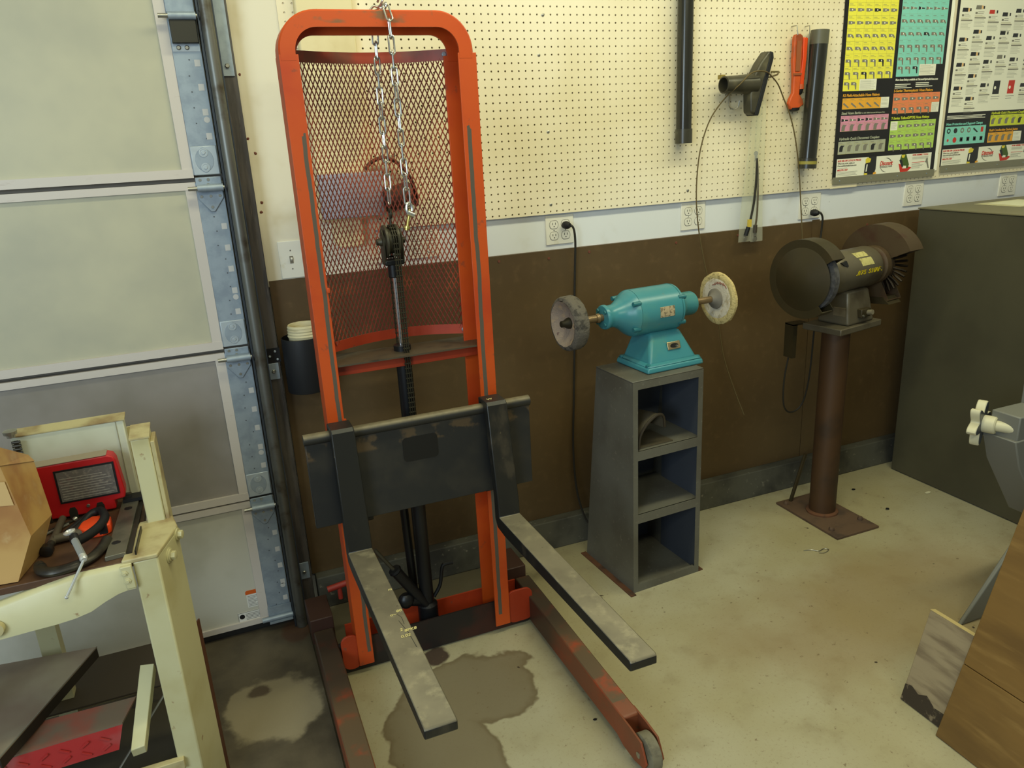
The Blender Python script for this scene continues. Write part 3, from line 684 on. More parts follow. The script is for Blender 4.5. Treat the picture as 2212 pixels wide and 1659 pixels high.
# track, jamb
t = thing('door_track', 'vertical steel roller track standing at the right edge of the garage door', 'track', (.11, -.12, 0))
def ctrack():
    g = G(); R = []
    for z, in ((.0,), (2.75,)):
        p = []
        for a, r in [(-90+18*k, .018) for k in range(0, 19)]: p.append((.112+r*math.sin(math.radians(a))*1.0, -.118-r*math.cos(math.radians(a)), z))
        q = [(.112+(x-.112)*.82, -.118+(y+.118)*.82, z) for x, y, z in p[::-1]]
        R.append(p+q)
    g.rings(R); return g
finish('track_channel', ctrack(), track_mat, t)
g = G(); g.box(.088, .093, -.118, -.075, 0, 2.75); g.box(.130, .134, -.118, -.062, 0, 2.75); finish('track_flange', g, M('track_flange_blue_grey', (66, 72, 80), .4, .6), t)
for z0, z1, dark in ((1.84, 2.75, 0), (.905, .960, 0), (.150, .215, 0)):
    g = G(); g.box(.128, .168, -.066, -.062, z0, z1); g.box(.128, .132, -.110, -.062, z0, z1); br = finish('track_bracket', g, galv, t, bevel=.001)
    screws('bracket_bolt', [((.150, -.067, z0+.028), (0, -1, 0))], .007, .005, steel, br, 6)
g = G(); g.box(.119, .178, -.064, -.060, .962, 1.010); bp = finish('black_splice_plate', g, black_metal, t)
screws('splice_bolt', [((.128, -.064, .998), (0, -1, 0)), ((.145, -.064, .984), (0, -1, 0)), ((.163, -.064, .999), (0, -1, 0)), ((.168, -.064, .972), (0, -1, 0))], .004, .003, galv_lit, bp)
g = G(); g.box(.086, .174, -.061, .03, .0, 2.75)
tag(finish('trim_3', g, wood_dark, bevel=.002), kind='structure')

# ------------------------------------------------------------------ platform lift
lift = thing('lift_truck', 'worn orange manual lift with black carriage, two steel forks and a mesh guard', 'lift truck', (.51, -.45, 0))
YF, YB = -.480, -.400
def chan(sign, x, z0, z1, wf, wb, t=.006):
    """C channel standing, outer face at x, opening inward"""
    s = -sign
    pts = [(x, YF), (x+s*wf, YF), (x+s*wf, YF+t), (x+s*t, YF+t), (x+s*t, YB-t), (x+s*wb, YB-t), (x+s*wb, YB), (x, YB)]
    g = G(); g.rings([[(a, b, z0) for a, b in pts], [(a, b, z1) for a, b in pts]]); return g
finish('mast_rail', chan(1, .7755, .03, 1.852, .052, .070), orange_mast, lift, bevel=.001)
finish('mast_rail', chan(-1, .2515, .03, 1.852, .048, .050), orange_mast, lift, bevel=.001)
# bent top of the frame
path = []
for k in range(2): path.append((.252, 1.838+k*.010, 1, 0))
for k in range(13): a = PI-PI/2*k/12; path.append((.352+.10*math.cos(a), 1.857+.10*math.sin(a), -math.cos(a), -math.sin(a)))
for k in range(13): a = PI/2-PI/2*k/12; path.append((.668+.10*math.cos(a), 1.857+.10*math.sin(a), -math.cos(a), -math.sin(a)))
path.append((.768, 1.838, -1, 0))
prof = [(.004, YF-.0004), (.041, YF-.0004), (.041, YF+.005), (.009, YF+.005), (.009, YB-.0085), (.052, YB-.0085), (.052, YB-.0015), (.004, YB-.0015), (0, YB-.006), (0, YF+.005)]
g = G(); g.rings([[(px+nx*u, y, pz+nz*u) for u, y in prof] for px, pz, nx, nz in path]); finish('top_frame', g, orange_top, lift, ang=30)
# weld lumps
g = G()
for p in ((.300, -.482, .866), (.300, -.481, 1.25)): g.sphere(p, .006, 8, (1, .6, 1.6))
tag(finish('weld_bead', g, orange_mast, lift), kind='stuff')
# crossbeam
g = G(); g.box(.258, .770, -.474, -.345, 1.026, 1.031); finish('crossbeam_plate', g, M('crossbeam_worn', (78, 68, 52), .5, .2, layers=[((58, 52, 42), 20, .5, .7)]), lift)
g = G(); g.box(.300, .742, -.432, -.426, .988, 1.0258); finish('crossbeam_flange', g, orange_base, lift, bevel=.001)
# mesh guard, bulging backwards
def bow(x, z): u = (x-.312)/(.722-.312); return -.390+.070*(1-(2*u-1)**2)
def strip(z0, z1, x0=.306, x1=.727):
    g = G(); R = []
    for k in range(17):
        x = x0+(x1-x0)*k/16; y = bow(min(max(x, .312), .722), 0)
        R.append([(x, y-.002, z0), (x, y+.002, z0), (x, y+.002, z1), (x, y-.002, z1)])
    g.rings(R); return g
finish('guard_bar', strip(1.843, 1.872), M('guard_bar_red_brown', (150, 56, 34), .5, layers=[((110, 60, 44), 9, .45, .7)]), lift)
finish('guard_bar', strip(1.050, 1.080), orange_base, lift)
for x in (.725,):
    for z in (1.858, 1.064): screws('guard_bolt', [((x-.012, bow(.713, 0)-.002, z), (0, -1, 0))], .007, .005, galv, lift, 12)
V = []; F = []
def strand(a, b, w=.0014, d=.0014):
    k = len(V); dx, dz = b[0]-a[0], b[1]-a[1]; L = math.hypot(dx, dz); nx, nz = -dz/L*w, dx/L*w
    for (x, z) in (a, b):
        y = bow(x, z)
        for sx, sy in ((-1, -1), (1, -1), (1, 1), (-1, 1)): V.append((x+nx*sx-.51, y+d*sy+.45, z+nz*sx))
    for q in range(4): F.append((k+q, k+(q+1) % 4, k+4+(q+1) % 4, k+4+q))
nx_, nz_ = 32, 26; wx = (.722-.312)/nx_; wz = (1.848-1.068)/nz_
for i in range(nx_):
    for j in range(nz_):
        x, z = .312+i*wx, 1.068+j*wz; c = (x+wx/2, z+wz/2)
        for q in ((x, c[1]), (x+wx, c[1])):
            pass
        # diamond cell: left, top, right, bottom nodes with flattened bonds
        l, r_, tp, bt = (x, z+wz/2), (x+wx, z+wz/2), (x+wx/2, z+wz), (x+wx/2, z)
        strand(l, tp); strand(tp, r_); strand(r_, bt); strand(bt, l)
me = bpy.data.meshes.new('mesh_guard'); me.from_pydata(V, [], F); me.materials.append(mesh_mat)
o = bpy.data.objects.new('mesh_guard', me); COL.objects.link(o); o.parent = lift; WM[o.name] = WM[lift.name]; o['kind'] = 'stuff'
# ram, yoke, pulley
g = G(); g.cyl((.510, -.40, .10), (.510, -.40, 1.030), .0235, n=24); g.lathe((.510, -.40, 1.012), (0, 0, 1), [(0, .026), (.035, .026), (.037, .012)], 24); g.lathe((.510, -.40, .08), (0, 0, 1), [(0, .034), (.06, .034), (.07, .024)], 20); finish('ram_cylinder', g, ram_black, lift)
g = G(); g.cyl((.507, -.40, 1.03), (.507, -.40, 1.272), .0065, n=16); finish('ram_rod', g, chrome, lift)
g = G(); g.cyl((.507, -.40, 1.252), (.507, -.40, 1.298), .017, n=18); g.box(.480, .536, -.420, -.380, 1.290, 1.306); finish('yoke_block', g, ram_black, lift, bevel=.003)
for x in (.479, .533):
    g = G(); g.prism([(x, -.418, 1.292), (x, -.424, 1.330), (x, -.420, 1.375), (x, -.405, 1.392), (x, -.395, 1.392), (x, -.380, 1.375), (x, -.376, 1.330), (x, -.382, 1.292)], (.005, 0, 0)); finish('yoke_cheek', g, greasy, lift, bevel=.001)
g = G(); g.lathe((.486, -.40, 1.358), (1, 0, 0), [(0, .047), (.006, .048), (.010, .036), (.030, .036), (.034, .048), (.040, .047)], 32); g.lathe((.468, -.40, 1.358), (1, 0, 0), [(0, .009), (.01, .013), (.012, .022), (.018, .022)], 16); finish('pulley', g, M('pulley_dirty', (64, 60, 46), .45, .4), lift)
g = G(); g.cyl((.464, -.40, 1.358), (.548, -.40, 1.358), .009, n=12); finish('pulley_pin', g, greasy, lift)
g = G(); g.tube([(.510, -.40, 1.392), (.512, -.40, 1.425)], .0035, 8); g.tube([Vector((.513, -.40+.012*math.cos(a), 1.436+.012*math.sin(a))) for a in [2*PI*k/14 for k in range(14)]], .0035, 6, closed=True); finish('eye_bolt', g, greasy, lift)
# leaf chain over the pulley
g = G(); g.X = Matrix.Identity(4)
for x in (-.0065, 0, .0065): g.box(x-.0012, x+.0012, -.0045, .0045, -.0075, .0105)
g.cyl((-.0095, 0, -.004), (.0095, 0, -.004), .0030, n=8)
lk = finish('chain_link', g, greasy, lift, local=True)
def put_link(o, M4): o.parent = lift; o.matrix_local = WM[lift.name].inverted() @ M4
P0 = Vector((.512, -.40, 1.358)); R0 = .0425; first = True; pl = 0.0155
mats = [Matrix.Translation((P0.x, P0.y-R0, P0.z-k*pl)) for k in range(0, 50)]
mats += [Matrix.Translation((P0.x, P0.y+R0*math.cos(a), P0.z+R0*math.sin(a))) @ Matrix.Rotation(a, 4, 'X') for a in [PI*k/9 for k in range(1, 9)]]
mats += [Matrix.Translation((P0.x, P0.y+R0, P0.z-k*pl)) for k in range(0, 44)]
for k, m in enumerate(mats):
    if k == 0: put_link(lk, m)
    else: c = lk.copy(); COL.objects.link(c); put_link(c, m)
# pump and levers behind
g = G(); g.cyl((.445, -.42, .245), (.352, -.42, .395), .0065, n=10); finish('pump_handle_socket', g, M('pump_rod', (72, 68, 56), .4, .5), lift)
g = G(); g.cyl((.412, -.42, .300), (.505, -.41, .140), .0185, .017, n=16); g.lathe((.412, -.42, .300), (-.5, 0, .86), [(0, .018), (.004, .022), (.012, .020), (.014, .010)], 14); finish('pump_cylinder', g, ram_black, lift)
g = G(); g.cyl((.478, -.36, .18), (.470, -.36, .56), .014, n=12); finish('return_tube', g, ram_black, lift)
g = G(); g.sphere((.435, -.42, .185), .028, 12, (1, .8, 1)); g.cyl((.435, -.42, .185), (.51, -.40, .15), .018, n=12); finish('pump_valve', g, ram_black, lift)
g = G(); g.tube(smooth([(.535, -.40, .16), (.560, -.40, .20), (.572, -.40, .262), (.585, -.40, .272), (.610, -.40, .270)], 4), .0065, 8); finish('release_lever', g, ram_black, lift)
# base
g = G(); g.box(.196, .850, -.462, -.456, .006, .118); finish('front_beam', g, M('front_beam_dark', (56, 22, 14), .6, layers=[((26, 20, 16), 6, .35, .55)]), lift)
g = G(); g.box(.196, .850, -.456, -.342, .010, .016); finish('base_floor', g, M('base_floor_dark', (40, 34, 28), .7), lift)
g = G(); g.box(.235, .850, -.348, -.342, .016, .106); finish('rear_beam', g, orange_base, lift)
def rounded(x0, x1, z0, z1, r, y, t):
    pts = []
    for cx, cz, a0 in ((x1-r, z1-r, 0), (x0+r, z1-r, 90), (x0+r, z0+r, 180), (x1-r, z0+r, 270)):
        for k in range(5): a = math.radians(a0+k*22.5); pts.append((cx+r*math.cos(a), y, cz+r*math.sin(a)))
    g = G(); g.prism(pts, (0, t, 0)); return g
finish('gusset_plate', rounded(.202, .262, .022, .146, .026, -.474, .008), orange_base, lift, bevel=.001)
finish('gusset_plate', rounded(.770, .864, .022, .146, .026, -.474, .008), orange_base, lift, bevel=.001)
for x0, x1, w in ((.133, .197, 0), (.852, .906, 1)):
    g = G(); pts = [(-.345, .110), (-.48, .110), (-1.105, .104), (-1.115, .100), (-1.115, .024), (-.345, .010)]
    g.prism([(x0, y, z) for y, z in pts], (x1-x0, 0, 0)); finish('base_leg', g, orange_leg, lift, bevel=.004)
    for xa in (x0-.001, x1-.005):
        g = G(); q = [(-1.085, .104), (-1.155, .104), (-1.21, .100), (-1.222, .080), (-1.238, .050), (-1.228, .030), (-1.18, .016), (-1.12, .016), (-1.085, .028)]
        g.prism([(xa, y, z) for y, z in q], (.006, 0, 0)); finish('wheel_fork', g, orange_leg, lift, bevel=.001)
    g = G(); g.lathe((x0+.009, -1.200, .052), (1, 0, 0), [(0, .014), (.0, .046), (.004, .052), (x1-x0-.022, .052), (x1-x0-.018, .046), (x1-x0-.018, .014)], 32); wh = finish('front_wheel', g, wheel_grey, lift)
    g = G(); g.cyl((x0-.003, -1.200, .052), (x1+.003, -1.200, .052), .009, n=12); finish('axle', g, steel, wh)
    xr = x0-.006 if not w else x0-.03
    g = G(); g.box(xr, xr+.075, -.342, -.20, .06, .15); finish('rear_leg', g, M('rear_leg_dark', (58, 34, 24), .6) if not w else bpy.data.materials['rear_leg_dark'], lift, bevel=.003)
    g = G(); g.lathe((xr+.018, -.235, .048), (1, 0, 0), [(0, .012), (0, .042), (.004, .048), (.030, .048), (.034, .042), (.034, .012)], 24); finish('rear_wheel', g, black_rubber, lift)
    g = G(); g.box(xr+.012, xr+.016, -.262, -.21, .04, .085); g.box(xr+.054, xr+.058, -.262, -.21, .04, .085); g.box(xr+.012, xr+.058, -.262, -.21, .08, .085); finish('caster_fork', g, ram_black, lift)
g = G(); g.cyl((.205, -.25, .195), (.285, -.25, .205), .011, n=14); g.cyl((.245, -.25, .15), (.245, -.25, .20), .008, n=10); finish('foot_pedal', g, M('pedal_red', (150, 44, 30), .5), lift)
# carriage
g = G(); g.box(.172, .847, -.568, -.544, .588, .856); finish('carriage_plate', g, carriage_mat, lift, bevel=.002)
g = G(); R = []
for x in (.170, .849):
    R.append([(x, -.559+.016*math.cos(a)*1.1, .857+.016*math.sin(a)) for a in [2*PI*k/20 for k in range(20)]])
g.rings(R); finish('carriage_top_bar', g, carriage_top, lift)
for x0, x1 in ((.262, .296), (.724, .758)):
    g = G(); g.box(x0, x1, -.5435, -.487, .60, .84); cg = finish('roller_bracket', g, ram_black, lift, bevel=.002)
g = G(); g.lathe((.700, -.535, .588), (1, 0, 0), [(0, .016), (.02, .016)], 14); finish('guide_roller', g, ram_black, lift)
g = G(); g.lathe((.318, -.545, .580), (1, 0, 0), [(0, .012), (.02, .012)], 14); finish('guide_roller', g, ram_black, lift)
def fork(prof, name='fork'):
    """prof: (y, z, x0, x1)"""
    g = G(); a = [g.v((x0, y, z)) for y, z, x0, x1 in prof]; b = [g.v((x1, y, z)) for y, z, x0, x1 in prof]; n = len(a)
    g._f(a[::-1]); g._f(b)
    for i in range(n): g._f([a[i], a[(i+1) % n], b[(i+1) % n], b[i]])
    bm = g.bm; tip = min(p[0] for p in prof); heel = -.60
    for f in bm.faces: f.normal_update()
    for f in bm.faces: f.material_index = 1 if (f.normal.z > .7 and f.calc_center_median().z < .56) or (f.normal.z < -.7 and f.calc_center_median().z < .56 and False) else 0
    return finish(name, g, [fork_black, fork_top], lift, bevel=.003)
def fk(xt0, xt1, xh0, xh1, xe0, xe1):
    return [(-.540, .842, xt0, xt1), (-.540, .889, xt0, xt1), (-.606, .889, xt0, xt1), (-.615, .880, xt0, xt1), (-.619, .56, xh0, xh1), (-.620, .516, xh0, xh1),
            (-1.374, .514, xe0, xe1), (-1.380, .509, xe0, xe1), (-1.380, .488, xe0, xe1), (-1.374, .486, xe0, xe1), (-.66, .470, xh0, xh1), (-.60, .474, xh0, xh1), (-.583, .50, xh0, xh1), (-.583, .60, xh0, xh1), (-.5805, .877, xt0, xt1), (-.546, .877, xt0, xt1), (-.546, .842, xt0, xt1)]
fl1 = fork(fk(.240, .304, .243, .314, .2515, .3225)); fork(fk(.693, .757, .708, .778, .7225, .791))
finish_plate = rounded(.444, .548, .738, .812, .012, -.5705, .002)
finish('blank_plate', finish_plate, plate_black, lift)
# scratches and chalk on left fork
g = G(); zt = .5165
for pts in ([(.300, -.785), (.296, -.83), (.290, -.862)], [(.2905, -.862), (.312, -.885), (.308, -.925), (.296, -.96), (.296, -1.0), (.306, -1.06), (.309, -1.12)], [(.298, -.97), (.306, -.99), (.305, -1.02)]):
    for (xa, ya), (xb, yb) in zip(pts, pts[1:]): g.box(min(xa, xb)-.0004, min(xa, xb)+.0006, min(ya, yb), max(ya, yb), zt-.003, zt-.0018) if abs(xa-xb) < .0005 else g.hexa([(xa-.0006, ya, zt-.003), (xa+.0006, ya, zt-.003), (xb+.0006, yb, zt-.003), (xb-.0006, yb, zt-.003), (xa-.0006, ya, zt-.0014), (xa+.0006, ya, zt-.0014), (xb+.0006, yb, zt-.0014), (xb-.0006, yb, zt-.0014)])
tag(finish('scratch_line', g, crack_mat, fl1), kind='stuff')
for s, x, y in (('2', .2945, -1.045), ('8PK8', .3035, -1.052), ('0.02', .290, -1.072), ('80', .305, -.965), ('o~', .287, -.975), ('m', .309, -.86)):
    text(s, 'chalk_writing', chalk_mat, fl1, (x-.006, y, .5158), .014, Matrix.Identity(3), ext=.0002, shear=.2)
text('W', 'chalk_mark', chalk_mat, bpy.data.objects['fork.001'], (.707, -.585, .8895), .016, Matrix.Identity(3), ext=.0002)
# silver chain
sc = thing('steel_chain', 'bright zinc link chain draped over the top bar of the orange lift', 'chain', (.53, -.44, 1.97))
g = G(); L2, Wd, r = .0165, .0075, .0026; pts = []
for k in range(9): a = -PI/2+PI*k/8; pts.append((Wd*math.cos(a+PI/2)*-1, 0, L2+Wd*math.sin(a+PI/2)))
pts = [(Wd*math.cos(PI*k/8), 0, L2+Wd*math.sin(PI*k/8)) for k in range(9)] + [(-Wd*math.cos(PI*k/8), 0, -L2-Wd*math.sin(PI*k/8)) for k in range(9)]
g.tube(pts, r, 8, closed=True); link = finish('link', g, zinc, sc, local=True)
def run(path, pitch=.0385, ph=0):
    out = []; P = [Vector(p) for p in path]; acc = 0; nxt = pitch/2; k = ph
    for a, b in zip(P, P[1:]):
        d = (b-a); L = d.length; d.normalize()
        while nxt <= acc+L:
            p = a+d*(nxt-acc); z = -d; xx = Vector((1, 0, 0)); xx = (xx-z*xx.dot(z)).normalized(); yy = z.cross(xx)
            R = Matrix((xx, yy, z)).transposed().to_4x4() @ Matrix.Rotation(k*PI/2+.25*math.sin(k*2.1), 4, 'Z')
            out.append(Matrix.Translation(p) @ R); nxt += pitch; k += 1
        acc += L
    return out
mats = run([(.534, -.442, 1.965), (.535, -.478, 1.966), (.537, -.491, 1.945), (.538, -.493, 1.90), (.541, -.493, 1.60), (.543, -.493, 1.475)], ph=1)
mats += run([(.534, -.435, 1.966), (.528, -.400, 1.965), (.524, -.388, 1.94), (.522, -.386, 1.90), (.518, -.388, 1.70), (.515, -.395, 1.45)])
for k, m in enumerate(mats):
    if k == 0: link.matrix_local = WM[sc.name].inverted() @ m
    else: c = link.copy(); COL.objects.link(c); c.matrix_local = WM[sc.name].inverted() @ m
g = G(); g.tube(smooth([(.505, -.43, 1.962), (.515, -.432, 1.972), (.528, -.438, 1.970), (.536, -.45, 1.984), (.530, -.44, 1.990), (.527, -.43, 1.982)], 4), .003, 8); finish('hook', g, steel, sc)
g = G(); g.tube([Vector((.546+.006*math.cos(a)*1.3, -.493, 1.452+.016*math.sin(a))) for a in [PI*k/12-.4 for k in range(0, 21)]], .0045, 8); g.lathe((.540, -.493, 1.442), (1, 0, -.5), [(0, .008), (.02, .008)], 10); finish('shackle', g, zinc, sc)
g = G(); g.cyl((.549, -.490, 1.450), (.536, -.493, 1.405), .0042, n=10); g.lathe((.536, -.493, 1.405), (-.28, 0, -.96), [(0, .0095), (.006, .0095), (.007, .006), (.011, .006)], 10); finish('hanging_bolt', g, brass_zinc, sc)

# ------------------------------------------------------------------ black can on the wall
t = thing('wall_canister', 'black cylindrical holder of cream cups on the wall left of the mast', 'canister', (.247, -.085, .85))
g = G(); g.lathe((.252, -.078, .858), (0, 0, 1), [(0, .01), (0, .064), (.003, .066), (.182, .066), (.183, .0635), (.006, .062), (.006, .01)], 36); finish('can_body', g, M('can_black', (32, 33, 35), .5), t)
g = G()
g.lathe((.262, -.080, .865), (0, 0, 1), [(0, .02), (0, .044), (.175, .051), (.181, .054), (.187, .051), (.190, .053), (.196, .051), (.20, .053), (.206, .051), (.210, .052), (.216, .049), (.214, .045), (.17, .042), (.165, .02)], 36); finish('cup_stack', g, paperwhite, t)

# ------------------------------------------------------------------ buffer stand
YAW = math.radians(3.5)
t = thing('shelf_stand', 'grey steel pedestal stand with three open shelves under the blue buffer', 'stand', (1.407, -.307, 0), YAW)
# local frame: x -.147..+.147, front y -.155, back y .165 bottom / .06 top
hx = .149; H = .815; yf = -.157; yb0, yb1 = .175, .075
def side(x):
    g = G(); g.prism([(x, yf, 0), (x, yf, H), (x, yb1, H), (x, yb0, 0)], (.003, 0, 0)); return finish('side_panel', g, stand_mat, t, local=True)
side(-hx); side(hx-.003)
g = G(); g.quad((-hx+.003, yb0, 0), (hx-.003, yb0, 0), (hx-.003, yb1, H), (-hx+.003, yb1, H)); g.quad((-hx+.003, yb0-.002, 0), (hx-.003, yb0-.002, 0), (hx-.003, yb1-.002, H), (-hx+.003, yb1-.002, H)); finish('back_panel', g, stand_in, t, local=True)
g = G(); g.box(-hx-.001, hx+.001, yf-.001, yb1+.001, H, H+.005); finish('top_plate', g, stand_mat, t, local=True, bevel=.002)
for x in (-hx, hx-.020):
    g = G(); g.box(x, x+.020, yf-.0025, yf, .0, H); finish('front_stile', g, stand_mat, t, local=True)
g = G(); g.box(-hx+.02, hx-.02, yf-.0025, yf+.01, H-.026, H); finish('front_header', g, stand_mat, t, local=True)
g = G(); g.box(-hx+.02, hx-.02, yf-.0025, yf+.01, .0, .030); finish('front_sill', g, stand_mat, t, local=True)
for z in (.315, .560):
    g = G(); g.box(-hx+.02, hx-.02, yf-.0025, yf+.004, z-.034, z); g.box(-hx+.003, hx-.003, yf, yb0-.02-(z*.12), z-.003, z); finish('shelf', g, stand_mat, t, local=True)
g = G(); g.box(-hx+.003, hx-.003, yf, yb0-.003, .004, .010); finish('bottom_shelf', g, stand_mat, t, local=True)
for s in (-1, 1):
    g = G(); g.box(s*(hx-.006)-.0015, s*(hx-.006)+.0015, yf+.004, yb1-.004, .01, H-.004); finish('inner_liner', g, stand_in, t, local=True)
g = G(); g.box(-hx-.022, -hx, yf-.020, yb0+.01, 0, .004); finish('foot_flange', g, rust, t, local=True)
g = G(); g.box(hx, hx+.022, yf-.002, yb0+.01, 0, .004); finish('foot_flange', g, rust, t, local=True)
stw = WM[t.name]
# wheel guard lying on the top shelf
t = thing('wheel_guard', 'loose curved metal wheel guard lying on the top shelf of the stand', 'guard', tuple(stw @ Vector((-.025, -.070, .5605))), YAW)
arc = smooth([(-.092, 0, .004), (-.086, 0, .050), (-.060, 0, .088), (-.022, 0, .114), (.002, 0, .116), (.014, 0, .100), (.018, 0, .066)], 4)
g = G(); R = []
for y, k in ((-.075, 1.0), (-.03, .97), (.03, .90), (.075, .74)): R.append([(p.x*k-.02*(1-k)-.1*(y+.075), y, p.z*k) for p in arc] + [(p.x*k*.94-.02*(1-k)-.1*(y+.075), y, p.z*k*.95) for p in arc[::-1]])
g.rings(R); finish('guard_shell', g, M('guard_brown_grey', (96, 88, 72), .45, .3), t, local=True)
g = G(); g.tube([(p.x, -.077, p.z) for p in arc], .0048, 8); finish('rolled_edge', g, M('guard_edge', (48, 40, 30), .4), t, local=True)
g = G(); g.prism([(-.088, -.070, .0), (.060, -.070, .0), (.050, .06, .0), (-.08, .06, .0)], (0, 0, .004)); finish('guard_floor', g, M('guard_floor', (84, 76, 60), .5, .2), t, local=True)

# ------------------------------------------------------------------ blue buffer
t = thing('bench_buffer', 'turquoise electric bench buffer on the grey pedestal stand', 'buffer', tuple(stw @ Vector((.054, -.010, .8205))), math.radians(4)); t.scale = (1.03, 1.03, 1.0)
zc = .200
g = G(); g.lathe((-.222, 0, zc), (1, 0, 0), [(0, .02), (0, .040), (.004, .043), (.012, .043), (.018, .039), (.045, .040), (.070, .056), (.088, .072), (.100, .080), (.106, .082)], 40); finish('end_bell', g, teal, t, local=True)
g = G(); g.lathe((-.115, 0, zc), (1, 0, 0), [(0, .05), (0, .0825), (.165, .0825), (.165, .05)], 44); body = finish('motor_body', g, teal, t, local=True)
g = G(); g.lathe((.0505, 0, zc), (1, 0, 0), [(0, .0815), (.010, .081), (.016, .070), (.040, .048), (.050, .043), (.094, .043), (.100, .040), (.102, .02)], 40); finish('end_bell', g, teal, t, local=True)
g = G(); g.lathe((.0500, 0, zc), (1, 0, 0), [(0, .0835), (.0015, .0835)], 44); finish('seam_ring', g, teal_d, t, local=True)
for x in (-.128, .056):
    for a in (35, 145, 215, 325):
        g = G(); c = Vector((x, .078*math.cos(math.radians(a+0)), zc+.078*math.sin(math.radians(a)))); g.lathe(c, (1, 0, 0), [(-.014, .008), (.014, .009), (.018, .005)], 10)
        finish('clamp_bolt', g, teal_d, t, local=True)
for a in (45, 135, 225, 315):
    g = G(); c = Vector((-.224, .031*math.cos(math.radians(a)), zc+.031*math.sin(math.radians(a)))); g.lathe(c, (-1, 0, 0), [(0, .007), (.005, .006)], 8); finish('bell_screw', g, teal_d, t, local=True)
g = G(); g.cyl((-.320, 0, zc), (-.215, 0, zc), .0125, n=18); g.lathe((-.247, 0, zc), (1, 0, 0), [(0, .015), (.01, .017)], 16); finish('shaft', g, shaft_mat, t, local=True)
g = G(); g.cyl((.148, 0, zc), (.238, 0, zc), .0125, n=18); finish('shaft', g, shaft_mat, t, local=True)
# pedestal of the buffer
g = G(); g.taper((-.094, .108, -.094, .075), .022, (-.062, .062, -.050, .05), .128); finish('pedestal', g, teal, t, local=True, bevel=.012, seg=3)
g = G(); g.taper((-.112, .124, -.108, .088), 0, (-.108, .120, -.105, .085), .020); g.taper((-.108, .120, -.105, .085), .020, (-.092, .106, -.092, .073), .030); finish('base_flange', g, teal, t, local=True, bevel=.006, seg=3)
screws_l = [((-.098, -.088, .020)), ((.110, -.088, .020)), ((.110, .068, .020)), ((-.098, .068, .020))]
for p in screws_l:
    g = G(); g.lathe(p, (0, 0, 1), [(0, .009), (.008, .009), (.010, .006)], 10); finish('foot_bolt', g, teal_d, t, local=True)
g = G(); g.X = Matrix.Translation((.018, -.0745, .078)) @ Matrix.Rotation(-.36, 4, 'X'); g.box(-.027, .027, -.002, .002, -.014, .014); sw = finish('switch_plate', g, M('switch_brass', (188, 170, 130), .3, .8), t, local=True, bevel=.002)
g = G(); g.X = Matrix.Translation((.018, -.0762, .078)) @ Matrix.Rotation(-.36, 4, 'X'); g.prism([(.016*math.cos(a), -.0025, .008*math.sin(a)) for a in [2*PI*k/16 for k in range(16)]], (0, .002, 0)); finish('switch_slot', g, black_metal, sw, local=True)
g = G(); g.X = Matrix.Translation((.024, -.080, .076)); g.lathe((0, 0, 0), (0, -1, .3), [(0, .004), (.010, .003)], 8); finish('toggle', g, steel, sw, local=True)
g = G(); R = []
for x in (-.044, .014): R.append([(x, -math.sqrt(.0848**2-z*z), zc+z) for z in (-.012, 0, .014, .024)] + [(x, -math.sqrt(.0815**2-z*z), zc+z) for z in (.024, .014, 0, -.012)])
g.rings(R); finish('data_plate', g, M('data_plate_worn', (178, 160, 128), .5, layers=[((110, 100, 80), 120, .5, .62)]), t, local=True)
# wheels
g = G(); g.lathe((-.372, 0, zc), (1, 0, 0), [(.022, .0), (.024, .018), (.020, .040), (.012, .060), (.002, .068), (-.003, .078)], 40, cap=False, jit=.0018); f1 = finish('wheel_face', g, buff_face, t, local=True)
g = G(); g.lathe((-.375, 0, zc), (1, 0, 0), [(0, .078), (.003, .088), (.010, .0925), (.042, .0925), (.050, .088), (.054, .06), (.054, .012)], 48, cap=False, jit=.0012); finish('buffing_wheel', g, buff_grey, t, local=True)
g = G(); g.lathe((-.374, 0, zc), (1, 0, 0), [(.024, .020), (.016, .018), (.006, .012), (-.006, .011), (-.008, 0.004)], 12); finish('arbor_nut', g, greasy, t, local=True)
g = G(); g.lathe((.262, 0, zc), (1, 0, 0), [(0, .074), (-.002, .086), (.004, .0965), (.014, .0965), (.020, .088), (.020, .02)], 48, cap=False, jit=.0016); bw = finish('buffing_wheel', g, buff_fringe, t, local=True)
g = G(); g.lathe((.2615, 0, zc), (1, 0, 0), [(.001, .076), (-.002, .066), (.000, .060), (-.002, .050), (.000, .045), (-.002, .03), (-.001, .0)], 44, cap=False, jit=.0004); finish('cotton_face', g, buff_cloth, bw, local=True)
g = G()
for k in range(5):
    a0 = math.radians(40+k*13); rr = .072-.005*k
    g.tube([(.2590, -rr*math.cos(a0+j*.12), zc+rr*math.sin(a0+j*.12)) for j in range(4)], .0013, 5)
tag(finish('torn_threads', g, M('thread_red_brown', (132, 66, 40), .9), bw, local=True), kind='stuff')
g = G(); g.lathe((.258, 0, zc), (-1, 0, 0), [(0, .038), (.004, .037), (.010, .024), (.022, .014), (.024, .0)], 28); finish('hub_washer', g, hub_grey, bw, local=True)

